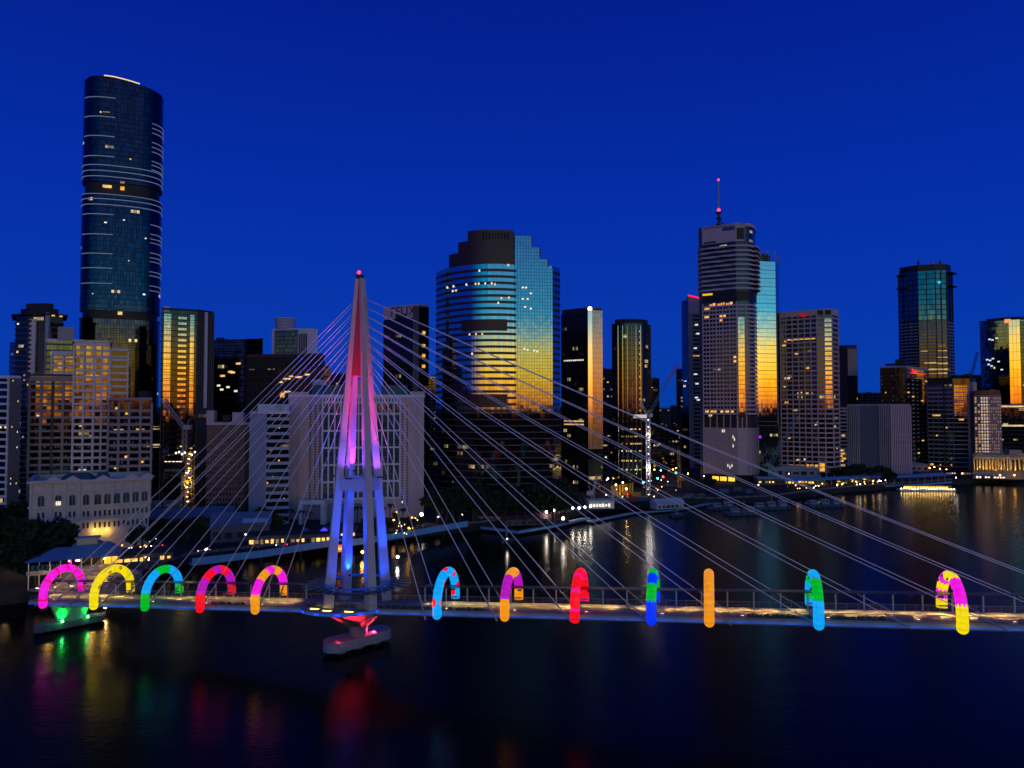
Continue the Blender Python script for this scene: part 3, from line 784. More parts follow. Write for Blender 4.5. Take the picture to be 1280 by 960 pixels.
class Bld:
    def __init__(s, name, label, front, push, ztop, core, z0=GZ, cat='building', roof=None, corename='wall', group=None, parapet=True):
        s.nf = len(front) - 1
        fv = [Vector(p) for p in front]
        if push:
            # keep the flanks along the lines of sight between the two ends
            push = (push[1] * (fv[0].x / fv[0].y + fv[-1].x / fv[-1].y) / 2, push[1])
        back = [(fv[-1].x + push[0], fv[-1].y + push[1]), (fv[0].x + push[0], fv[0].y + push[1])] if push else []
        poly = [tuple(p) for p in front] + back
        c = (sum(p[0] for p in poly) / len(poly), sum(p[1] for p in poly) / len(poly))
        s.c = Vector((c[0], c[1], 0)); s.poly = [(p[0] - c[0], p[1] - c[1]) for p in poly]
        s.z0, s.z1 = z0, ztop
        s.root = thing(name, label, cat, (c[0], c[1], z0), 0, group)
        s.core = MB().prism(s.poly, 0, ztop - z0).build(corename, core, s.root)
        if parapet:
            link('parapet', ring_mesh(s.poly, 0.12, 1.3, roof or core, 'parapet', 0.5), s.root, (0, 0, ztop - z0 - 0.1))
    def edge(s, k):
        a, b = Vector(s.poly[k]), Vector(s.poly[(k + 1) % len(s.poly)]); d = b - a; L_ = d.length; d.normalize()
        return a, b, d, Vector((d.y, -d.x)), L_
    def bands(s, za, zb, step, h, depth, mat, name='floor_band', poly=None):
        me = ring_mesh(poly or s.poly, depth, h, mat, name); n = int(round((zb - za) / step)); out = []
        for k in range(n): out.append(link(name, me, s.root, (0, 0, za + k * step - s.z0)))
        return out
    def fins(s, k, n, za, zb, w, depth, mat, name='pier', skip=(), ends=True):
        a, b, d, nn, L_ = s.edge(k)
        me = MB().box((0, depth / 2 * -1, (zb - za) / 2), (w, depth + 0.2, zb - za)).mesh(name, mat)
        for i in range(n + 1):
            if i in skip or (not ends and i in (0, n)): continue
            p = a + d * (L_ * i / n)
            link(name, me, s.root, (p.x, p.y, za - s.z0), math.atan2(d.y, d.x))
    def wins(s, k, cols, rows, za, zb, mat, fw=0.6, fh=0.6, test=None, name='window', depth=0.12, mesh=None):
        a, b, d, nn, L_ = s.edge(k); cw = L_ / cols; ch = (zb - za) / rows; n = 0; cache = {}
        for r in range(rows):
            for c in range(cols):
                m = mat
                if test:
                    t = test(c, r)
                    if not t: continue
                    if t is not True: m = t
                me = cache.get(m)
                if me is None:
                    me = MB().box((0, 0, 0), (cw * fw, depth * 2, ch * fh)).mesh(name, m); cache[m] = me
                p = a + d * (cw * (c + 0.5)) + nn * 0.02
                link(name, me, s.root, (p.x, p.y, za + ch * (r + 0.5) - s.z0), math.atan2(d.y, d.x)); n += 1
        return n
    def block(s, poly_or_scale, za, zb, mat, name='roof_block', par=None):
        """a set-back volume on the roof: the footprint shrunk"""
        if isinstance(poly_or_scale, (int, float)):
            p = [(x * poly_or_scale, y * poly_or_scale) for x, y in s.poly]
        else: p = poly_or_scale
        return MB().prism(p, za - s.z0, zb - s.z0).build(name, mat, par or s.root)
    def at(s, k, f, z, out=0.0):
        a, b, d, nn, L_ = s.edge(k); p = a + d * (L_ * f) + nn * out
        return Vector((p.x, p.y, z - s.z0)), math.atan2(d.y, d.x), L_
    def sign(s, k, f, z, txt, size, mat, out=0.25, name='sign_lettering'):
        p, rz, _ = s.at(k, f, z, out); o = link(name, text_mesh(txt, size, 0.06, mat), s.root, p); o.rotation_euler = (R(90), 0, rz); return o
    def slab(s, k, f0, f1, za, zb, out, mat, name):
        p, rz, L_ = s.at(k, (f0 + f1) / 2, (za + zb) / 2, out / 2)
        o = link(name, MB().box((0, 0, 0), (L_ * (f1 - f0), abs(out) + 0.2, zb - za)).mesh(name, mat), s.root, p, rz); return o
    def roofkit(s, n=3, mat=None):
        """plant rooms and ducts on the roof"""
        for i in range(n):
            x = random.uniform(-.5, .5); y = random.uniform(-.3, .3)
            xs = [p[0] for p in s.poly]; ys = [p[1] for p in s.poly]
            cx, cy = x * (max(xs) - min(xs)) * .6, y * (max(ys) - min(ys)) * .6
            w = random.uniform(2, 6)
            MB().box((cx, cy, s.z1 - s.z0 + 1.2), (w, w * .7, random.uniform(1.5, 3.5)), (1, 0.2)).build('plant_room', mat or M_DARKC, s.root)
def facade(b, edges, za, zb, fl, bandm, bh, bd, pierm=None, pw=0.5, pd=0.4, bay=4.0, bname='floor_band', pname='pier'):
    b.bands(za, zb, fl, bh, bd, bandm, bname)
    if pierm:
        for k in edges:
            L_ = b.edge(k)[4]; b.fins(k, max(1, int(round(L_ / bay))), za, zb, pw, pd, pierm, pname)
LITW = [emit('lit room warm', (1.0, 0.60, 0.20), 0.9, 0.5, 0.8), emit('lit room amber', (1.0, 0.50, 0.06), 0.85, 0.5, 0.8), emit('lit room white', (1.0, 0.86, 0.66), 0.9, 0.5, 0.8),
        emit('lit room dim', (1.0, 0.62, 0.28), 0.22, 0.6, 0.8)]
LITCOOL = emit('lit room cool', (0.75, 0.92, 1.0), 0.9, 0.4, 0.8)
BLIND = [solid('pale blind cloth', (.42, .38, .36), .8), solid('grey curtain', (.20, .19, .20), .8), solid('tan curtain', (.28, .22, .16), .8)]
def few(p, mats=None):
    def f(c, r):
        return random.choice(mats or LITW) if random.random() < p else False
    return f
M_DARKC = solid('dark plant', (0.030, 0.028, 0.032), 0.8)
M_BROWN = solid('brown granite', (0.055, 0.022, 0.020), 0.35, var=0.15)
M_BEIGE = solid('beige render', (0.74, 0.64, 0.61), 0.8, var=0.1)
M_BEIGE2 = solid('brown render', (0.33, 0.26, 0.25), 0.8, var=0.12)
M_CREAM = solid('cream stucco', (0.56, 0.50, 0.47), 0.8, var=0.12, scale=0.3, bump=0.05)
M_PINKC = solid('pinkish concrete', (0.56, 0.43, 0.45), 0.8, var=0.12)
M_GREYC = solid('grey concrete', (0.34, 0.34, 0.37), 0.8, var=0.12)
M_LIGHT = solid('white cladding', (0.72, 0.68, 0.72), 0.6, var=0.08)
M_BLACK = solid('black steel', (0.012, 0.012, 0.014), 0.5)
M_MIDC = solid('mid grey cladding', (0.12, 0.115, 0.125), 0.7, var=0.15)
G_DARK = glass('dark glass', (0.010, 0.012, 0.015), metal=0.0, ior=1.5, lit=0.05, lits=0.75)
G_DARK0 = glass('dark glass quiet', (0.008, 0.010, 0.012), metal=0.0, ior=1.5, lit=0.012, lits=0.6, cw=2.2, ch=3.2)
G_BRONZE = glass('bronze glass', (0.012, 0.006, 0.005), metal=0.0, ior=1.55, lit=0.03, lits=0.8)
G_MIRROR = glass('mirror glass', (0.27, 0.36, 0.42), metal=1.0, rough=0.03, cw=1.6, ch=1.9, line=(0.09, 0.08), tilt=0.004, tvar=0.12)
G_GOLD = glass('gold mirror glass', (0.52, 0.47, 0.38), metal=1.0, rough=0.05, cw=1.6, ch=3.6, line=(0.06, 0.10), tilt=0.005, tvar=0.2)
G_BLUE = glass('blue glass', (0.19, 0.23, 0.27), metal=1.0, rough=0.05, cw=1.5, ch=3.5, line=(0.08, 0.1), tilt=0.006, lit=0.018, lits=1.1)
G_NIGHT = glass('tower blue glass', (0.050, 0.060, 0.105), metal=1.0, rough=0.05, cw=1.7, ch=3.1, line=(0.12, 0.10), tilt=0.006, lit=0.012, lits=1.2, tvar=0.45)
G_TEAL = glass('teal glass', (0.06, 0.10, 0.115), metal=1.0, rough=0.08, cw=1.6, ch=3.6, line=(0.1, 0.14), tilt=0.008, lit=0.02, lits=0.8, tvar=0.4)
G_APT = glass('apartment glass', (0.24, 0.21, 0.18), metal=1.0, rough=0.06, cw=2.4, ch=3.1, line=(0.05, 0.04), tilt=0.012, lit=0.02, lits=0.9, tvar=0.75)
G_WHITE = glass('office glass', (0.18, 0.17, 0.18), metal=1.0, rough=0.08, cw=2.0, ch=3.6, line=(0.06, 0.05), tilt=0.01, lit=0.02, lits=0.8, tvar=0.5)

# ---------------------------------------------------------------- tall rounded tower
def supere(cx, cy, a, b, ang, n=56, e=2.7):
    out = []; ca, sa = math.cos(R(ang)), math.sin(R(ang))
    for k in range(n):
        t = 2 * math.pi * k / n; x = a * abs(math.cos(t)) ** (2 / e) * (1 if math.cos(t) > 0 else -1); y = b * abs(math.sin(t)) ** (2 / e) * (1 if math.sin(t) > 0 else -1)
        out.append((cx + x * ca - y * sa, cy + x * sa + y * ca))
    return out
def skytower():
    d = 452.0; c = at_d(156.3, 110, d + 14); fz = zat(232, d); 
    zt = zat(97, d)
    cut1, cut2 = zat(236, d), zat(393, d)
    P = supere(c.x, c.y, 23.2, 15.0, 22)
    b = Bld('skyscraper', 'tallest tower in the skyline, dark blue glass with rounded ends and thin light lines', P, None, cut2 - 2.4, G_NIGHT, cat='skyscraper', parapet=False, corename='lower_shaft')
    P0 = b.poly
    mid = MB().prism(P0, cut2 + 2.4 - GZ, cut1 - 4.0 - GZ).build('middle_shaft', G_NIGHT, b.root)
    # top: cut on a slope, dropping to the right
    z1 = zt - GZ; mb = MB(); n = len(P0); u = 0
    ax = Vector((math.cos(R(22)), math.sin(R(22))))
    def topz(p):
        f = (Vector(p).dot(ax) + 24.5) / 49.0
        return z1 - 0.4 - 8.5 * max(0, f - 0.38) ** 1.3 - 5.0 * max(0, 0.14 - f) * 4
    for k in range(n):
        a_, b_ = P0[k], P0[(k + 1) % n]; w = math.hypot(b_[0] - a_[0], b_[1] - a_[1]); zb = cut1 + 4.0 - GZ
        mb.quad((*a_, zb), (*b_, zb), (*b_, topz(b_)), (*a_, topz(a_)), ((u, zb), (u + w, zb), (u + w, topz(b_)), (u, topz(a_)))); u += w
    mb.poly([(*p, topz(p)) for p in P0]); mb.build('upper_shaft', G_NIGHT, b.root)
    sm = [(x * .93, y * .93) for x, y in P0]
    for za, zb in ((cut2 - 2.5, cut2 + 2.5), (cut1 - 4.1, cut1 + 4.1)):
        MB().prism(sm, za - GZ, zb - GZ).build('recessed_floor', M_BLACK, b.root)
        MB().prism([(x * 1.012, y * 1.012) for x, y in P0], za - 0.4 - GZ, za + 0.1 - GZ).build('ledge', M_BLACK, b.root)
    b.bands(20, cut2 - 4, 3.15, 0.22, 0.05, M_BLACK, 'floor_line')
    b.bands(cut2 + 4, cut1 - 6, 3.15, 0.22, 0.05, M_BLACK, 'floor_line')
    b.bands(cut1 + 5, zt - 13, 3.15, 0.22, 0.05, M_BLACK, 'floor_line')
    # thin light ledges
    LN = solid('pale ledge', (0.55, 0.6, 0.7), 0.4); LE = emit('ledge light', (0.55, 0.68, 1.0), 0.16)
    fr = sorted([k for k in range(n) if True], key=lambda k: k)
    def strip(lo, hi, z):
        # lo..hi: share of the width, left to right along the camera side
        vis = [p for p in P0 if (Vector(p) - Vector((0, 0))).dot(Vector((0.475, -0.88))) > -3]
        vis.sort(key=lambda p: Vector(p).dot(Vector((0.88, 0.475))))
        w0, w1 = Vector(vis[0]).dot(Vector((0.88, 0.475))), Vector(vis[-1]).dot(Vector((0.88, 0.475)))
        pts = []
        for i in range(len(vis) - 1):
            for q in range(4):
                p = Vector(vis[i]).lerp(Vector(vis[i + 1]), q / 4); f = (p.dot(Vector((0.88, 0.475))) - w0) / (w1 - w0)
                if lo <= f <= hi: pts.append(p * 1.006)
        if len(pts) < 2: return
        mb = MB()
        for a_, b_ in zip(pts[:-1], pts[1:]): mb.beam((a_.x, a_.y, z - GZ), (b_.x, b_.y, z - GZ), 0.35, 0.45)
        mb.build('light_ledge', LE, b.root)
    for y in (124, 148, 172, 197, 269, 294, 318, 336, 355): strip(0.02, 0.40, zat(y, d))
    for y in (208, 215, 222, 244, 250, 257): strip(0.0, 1.0, zat(y, d))
    for y in (142, 148, 154, 166, 172, 178, 190, 195, 201, 271, 283, 289, 294, 307, 313, 318, 331, 336, 349, 355): strip(0.84, 1.0, zat(y + 5, d))
    # lit sky lobby windows, crown lights
    for (x, y, w, h, m) in ((134, 233, 10, 3.4, LITW[0]), (153, 235.5, 4.5, 4.5, LITW[1]), (153, 228, 5, 2.5, LITW[3]), (150, 391.5, 5, 4, LITW[0]),
                            (126, 140, 2, 1.5, LITW[0]), (133, 140, 8, 1.1, LITW[3]), (163, 199, 2, 1.6, LITW[1]), (132, 278, 3, 1.6, LITW[2]), (155, 275, 2, 1.4, LITW[2]), (182, 298, 2, 1.4, LITW[2]), (180, 368, 3, 2.2, LITCOOL), (161, 326, 1.4, 1.2, LITW[0]), (116, 367, 1.4, 1, LITW[0])):
        # on the surface: march along the ray to the curved wall
        r = rayd(x, y); best = None
        for k in range(n):
            a_, b_ = Vector(P0[k]) + b.c.xy, Vector(P0[(k + 1) % n]) + b.c.xy
            e = b_ - a_; nn = Vector((e.y, -e.x)).normalized()
            if nn.dot(Vector((r.x, r.y))) >= 0: continue
            den = r.x * e.y - r.y * e.x
            t = (a_.x * e.y - a_.y * e.x) / den
            f = ((Vector((r.x, r.y)) * t) - a_).dot(e) / e.length_squared
            if 0 <= f <= 1: best = (t, e.normalized(), nn)
        if best:
            t, e, nn = best; z = CAMZ + r.z * t; p = Vector((r.x, r.y)) * t - b.c.xy + nn * 0.05
            link('lit_window', MB().box((0, 0, 0), (w * .5, 0.5, h * .5)).mesh('lit_window', m), b.root, (p.x, p.y, z - GZ), math.atan2(e.y, e.x))
    pts = [p for p in P0 if Vector(p).dot(Vector((0.475, -0.88))) > 4]
    pts.sort(key=lambda p: Vector(p).dot(ax)); pts = pts[len(pts) // 3: len(pts) // 3 + 7]
    for a_, b_ in zip(pts[:-1], pts[1:]):
        MB().beam((a_[0], a_[1], topz(a_) + .3), (b_[0], b_[1], topz(b_) + .3), 0.5, 0.6).build('crown_light', emit('crown light', (1.0, 0.72, 0.35), 1.1), b.root)
skytower()

# ---------------------------------------------------------------- left bank apartments and the heritage block
def apartment():
    d = 345.0
    f = seg_angle(37, d, [66, 92, 94], [18, 18, -70], 500)
    b = Bld('apartment_block', 'beige lower apartment wing with dark green cornice beside the pale stepped block', f, (20, 24), zat(470, d), G_APT, roof=M_BEIGE2)
    facade(b, (0, 1), GZ, b.z1 - 1.5, 3.3, M_BEIGE2, 1.15, 0.35, M_BEIGE2, 1.1, 0.45, 5.6)
    b.slab(0, 0, 1, b.z1 - 2.6, b.z1 - .2, 0.5, M_BEIGE2, 'top_band'); b.slab(1, 0, 1, b.z1 - 2.6, b.z1 - .2, 0.5, M_BEIGE2, 'top_band')
    link('cornice', ring_mesh(b.poly, 0.9, 0.7, solid('green cornice', (0.02, 0.05, 0.05), 0.6), 'cornice'), b.root, (0, 0, b.z1 - GZ + 0.3))
    b.wins(0, 4, 32, GZ, b.z1, None, .5, .5, few(0.02)); b.roofkit(2)
    for k in (0, 1): b.wins(k, 8, 33, GZ, b.z1, None, .42, .42, few(.22, BLIND), 'curtained_window')
    d2 = 348.0
    f = seg_angle(92, d2, [117, 136, 138], [12, 30, -40], 500)
    b = Bld('apartment_block', 'pale stepped apartment block with wide white floor bands and golden windows', f, (6, 34), zat(428, d2), G_APT, roof=M_BEIGE)
    facade(b, (0, 1), GZ, b.z1 - 1, 3.3, M_BEIGE, 1.15, 0.4, M_BEIGE, 0.9, 0.5, 4.2)
    b.wins(0, 4, 30, GZ, b.z1 - 40, None, .6, .5, few(0.03))
    for k in (0, 1): b.wins(k, 7, 36, GZ, b.z1, None, .42, .42, few(.20, BLIND), 'curtained_window')
    for k in (0, 1): b.slab(k, 0, 1, b.z1 - 1.6, b.z1 + .2, 0.55, M_BEIGE, 'top_band')
    link('cornice', ring_mesh(b.poly, 1.0, 0.8, M_BEIGE, 'cornice'), b.root, (0, 0, b.z1 - GZ + .4))
    # shoulders
    f = seg_angle(64, d2 + 3, [93], [12], 500)
    s1 = Bld('apartment_block', 'pale apartment shoulder with broad balconies beside the stepped top', f, (6, 26), zat(441, d2), G_APT, roof=M_BEIGE)
    facade(s1, (0,), zat(500, d2), s1.z1 - .5, 3.3, M_BEIGE, 1.1, 0.4, M_BEIGE, 0.9, 0.5, 6.5); s1.slab(0, 0, 1, s1.z1 - 1.2, s1.z1 + .2, 0.5, M_BEIGE, 'top_band')
    f = seg_angle(136.5, d2 + 4, [159, 160], [30, -30], 500)
    s2 = Bld('apartment_block', 'pale apartment shoulder with paired dark windows, next to the blue tower foot', f, (4, 22), zat(437, d2), G_DARK0, roof=M_BEIGE)
    facade(s2, (0,), zat(560, d2), s2.z1 - .5, 3.3, M_BEIGE, 1.2, 0.4, M_BEIGE, 0.8, 0.5, 5.6); s2.slab(0, 0, 1, s2.z1 - 3.4, s2.z1 - 2.6, 0.5, M_BEIGE, 'top_band')
    f = seg_angle(136, 338, [162, 190], [14, 20], 500)
    b = Bld('apartment_block', 'brown lower apartment wing with chimney like roof hut, right of the pale block', f, (4, 22), zat(500, 338), G_DARK0, roof=M_BEIGE2)
    facade(b, (0, 1), GZ, b.z1 - 1, 3.3, M_BEIGE2, 1.25, 0.35, M_BEIGE2, 1.0, 0.45, 5.0)
    b.wins(0, 4, 24, GZ, b.z1, None, .5, .4, few(0.05, [LITW[1], LITW[0]])); b.wins(1, 4, 24, GZ, b.z1, None, .5, .4, few(0.03, [LITW[1], LITW[3]]))
    for k in (0, 1): b.wins(k, 8, 26, GZ, b.z1, None, .42, .40, few(.25, BLIND), 'curtained_window')
    p, rz, _ = b.at(1, 0.6, b.z1, -6); MB().box(p + Vector((0, 0, 2.2)), (4.5, 4, 4.4)).build('roof_hut', M_DARKC, b.root)
    # far left towers
    f = seg_angle(-40, 335, [10, 24], [-10, 60], 540)
    b = Bld('apartment_tower', 'white banded apartment block with dark side wall on the left bank', f, (10, 20), zat(473, 335), G_DARK0, roof=M_LIGHT)
    facade(b, (0,), GZ, b.z1, 3.3, M_LIGHT, 1.0, 0.5, M_LIGHT, 0.6, 0.6, 7.0); b.slab(1, 0, 1, GZ, b.z1, 0.7, M_MIDC, 'side_wall')
    b.wins(0, 8, 30, GZ, b.z1, None, .4, .5, few(0.07, [LITW[0], LITW[2]]))
    b.wins(1, 2, 30, GZ, b.z1, None, .12, .3, few(0.2, [LITW[2], LITW[0]]), depth=0.9)
    f = seg_angle(20, 425, [34, 62, 78], [-20, -6, 55], 420)
    zt = zat(396, 425)
    b = Bld('apartment_tower', 'dark apartment tower with jutting flat roof canopies and pale balcony frames', f, (8, 22), zt, G_DARK0, roof=M_BLACK)
    b.bands(GZ, zt, 3.3, 0.5, 0.7, M_MIDC, 'balcony_slab')
    b.slab(1, 0.15, 0.42, zat(470, 425), zat(400, 425), 1.0, M_BEIGE, 'balcony_frame'); b.slab(1, 0.85, 1.0, zat(470, 425), zat(392, 425), 0.9, solid('pale blue wall', (0.3, 0.38, 0.45), .6), 'side_panel')
    b.wins(1, 3, 12, zat(470, 425), zat(400, 425), M_DARKC, .5, .5, lambda c, r: c == 0, depth=1.15)
    link('roof_canopy', ring_mesh(b.poly, 2.6, 0.7, M_BLACK, 'roof_canopy', 6), b.root, (0, 0, zt - GZ + 0.6))
    b.block(0.82, zt + 1.3, zat(386, 425), M_BLACK, 'penthouse'); b.block(0.6, zat(386, 425), zat(379, 425), M_DARKC, 'penthouse')
    for f_ in (0.2, 0.8):
        p, rz, _ = b.at(2, f_, zt + 0.2, 0.6); MB().box(p, (2.0, 0.5, 0.7)).build('soffit_light', LITW[1], b.root)
    b.wins(0, 3, 40, GZ, zt, None, .5, .4, few(0.05)); b.wins(1, 5, 40, GZ, zt, None, .5, .4, few(0.03))
    f = seg_angle(12, 470, [22], [-25], 450); b = Bld('apartment_tower', 'thin blue glazed slab edge behind the canopied apartment tower', f, (6, 20), zat(430, 470), G_BLUE)
    b.bands(GZ, b.z1, 3.3, .4, .4, M_MIDC, 'balcony_slab')
    f = seg_angle(58, 400, [104], [18], 440); b = Bld('office_building', 'low dark office with pale sign band on its roof beside the tallest tower', f, (10, 25), zat(426, 400), G_TEAL, roof=M_LIGHT)
    facade(b, (0,), GZ, b.z1, 3.6, M_MIDC, 1.0, .3); b.slab(0, 0.3, 0.75, zat(425, 400), zat(408, 400), .4, M_GREYC, 'sign_band')
apartment()

def heritage():
    d = 284.0
    f = seg_angle(38, d, [64, 116, 140, 186], [24, 14, 30, 40], 640)
    zt = zat(608, d)
    b = Bld('heritage_building', 'cream stucco heritage building with arched upper windows and gabled parapet', f, (2, 26), zt, M_CREAM, parapet=False)
    z = lambda y: zat(y, d)
    for y, h, dp in ((604.5, .9, 1.3), (616, .5, .6), (636, .7, 1.0), (654, .5, .6)):
        link('cornice', ring_mesh(b.poly, dp, h, M_CREAM, 'cornice'), b.root, (0, 0, z(y) - GZ))
    link('parapet', ring_mesh(b.poly, 0.1, 2.2, M_CREAM, 'parapet', 0.6), b.root, (0, 0, zt - GZ - 0.05))
    WD = solid('heritage pane', (0.03, 0.035, 0.045), 0.12, spec=0.8)
    WF = solid('window trim', (0.45, 0.41, 0.39), 0.7)
    for k, cols in ((0, 1), (1, 3), (2, 2), (3, 4)):
        a, b_, dd, nn, L_ = b.edge(k); rz = math.atan2(dd.y, dd.x)
        for c in range(cols):
            x = L_ * (c + .5) / cols; p = a + dd * x
            # arched window of the piano nobile
            w, zb, zs = 1.15, z(634), z(623.5)
            mb = MB(); arc = [(-w, zb - GZ), (w, zb - GZ)] + [(w * math.cos(t), zs - GZ + w * math.sin(t)) for t in [math.pi * q / 8 for q in range(9)]]
            mb.poly([(u, -0.06, v) for u, v in arc]); wo_ = link('arched_window', mb.mesh('arched_window', WD), b.root, (p.x, p.y, 0), rz)
            mb = MB()
            for (u0, v0), (u1, v1) in zip(arc[1:], arc[2:]): mb.beam((u0 * 1.08, -0.1, v0), (u1 * 1.08, -0.1, v1), 0.3, 0.25)
            mb.beam((-w * 1.2, -0.15, zb - GZ), (w * 1.2, -0.15, zb - GZ), 0.4, 0.3); mb.beam((0, -0.1, zb - GZ), (0, -0.1, zs - GZ + w), 0.12, 0.12)
            mb.build('window_trim', WF, wo_)
            for yy, lit_ in ((645, False), (660, False)):
                for sgn in (-1, 1):
                    zz = z(yy); m = WD
                    ob = link('sash_window', MB().box((0, 0, 0), (0.75, 0.2, 2.2)).mesh('sash_window', m), b.root, (p.x + dd.x * sgn * .8, p.y + dd.y * sgn * .8, zz - GZ), rz)
                    MB().box((0, -0.1, -1.25), (1.05, 0.3, .18)).build('sill', WF, ob)
            if (k, c) == (1, 0):
                for sgn in (-1, 0, 1):
                    link('lit_pane', MB().box((0, -.1, 0), (0.5, 0.2, 1.7)).mesh('lit_pane', LITW[2]), b.root, (p.x + dd.x * sgn * .65, p.y + dd.y * sgn * .65, z(630.5) - GZ), rz)
        for c in range(cols + 1):
            p = a + dd * (L_ * c / cols)
            link('pilaster', MB().box((0, -.2, (z(604) - GZ) / 2 + 6), (.8, .6, z(604) - GZ - 12)).mesh('pilaster', M_CREAM), b.root, (p.x, p.y, 0), rz)
    for k, fx in ((1, 0.5), (2, .5), (3, 0.5), (3, .95), (1, .05)):
        p, rz, L_ = b.at(k, fx, zt + 2.1, 0.12)
        mb = MB(); mb.hexa([(-3, 0, 0), (3, 0, 0), (3, .4, 0), (-3, .4, 0)], [(-.05, 0, 1.7), (.05, 0, 1.7), (.05, .4, 1.7), (-.05, .4, 1.7)])
        link('pediment', mb.mesh('pediment', M_CREAM), b.root, p, rz)
    # green pitched roof behind the parapet
    for k in (1, 2):
        p, rz, L_ = b.at(k, .5, zt + 1.4, -6.0)
        mb = MB(); w = L_ * .42
        mb.hexa([(-w, -4, 0), (w, -4, 0), (w, 5, 0), (-w, 5, 0)], [(-w * .6, 0, 3.2), (w * .6, 0, 3.2), (w * .6, .5, 3.2), (-w * .6, .5, 3.2)])
        link('hipped_roof', mb.mesh('hipped_roof', solid('copper roof', (0.05, 0.10, 0.11), .6)), b.root, p, rz)
    # warm lit doorway at the corner
    p, rz, _ = b.at(2, .35, GZ, 0.05)
    mb = MB(); arc = [(-1.7, .2), (1.7, .2)] + [(1.7 * math.cos(t), 2.6 + 1.7 * math.sin(t)) for t in [math.pi * q / 8 for q in range(9)]]
    mb.poly([(u, -.05, v) for u, v in arc]); do = link('arched_doorway', mb.mesh('arched_doorway', M_DARKC), b.root, p, rz)
    MB().box((0.3, -.25, 2.0), (.4, .2, .4)).build('door_light', emit('red door light', (1, .02, .02), 4), do)
    for fx, e in ((.1, 260), (.75, 200)):
        q_, rz, _ = b.at(2, fx, GZ + 8.6, 1.8)
        sc_ = MB().box(q_, (.4, .4, .3)).build('wall_lamp', emit('amber wall lamp', (1.0, .60, .10), 12), b.root)
        lamp('wall_lamp_light', 'POINT', q_ + Vector((0, 0, -.6)), (1.0, .58, .06), e * 2.2, size=.3, parent=sc_)
heritage()

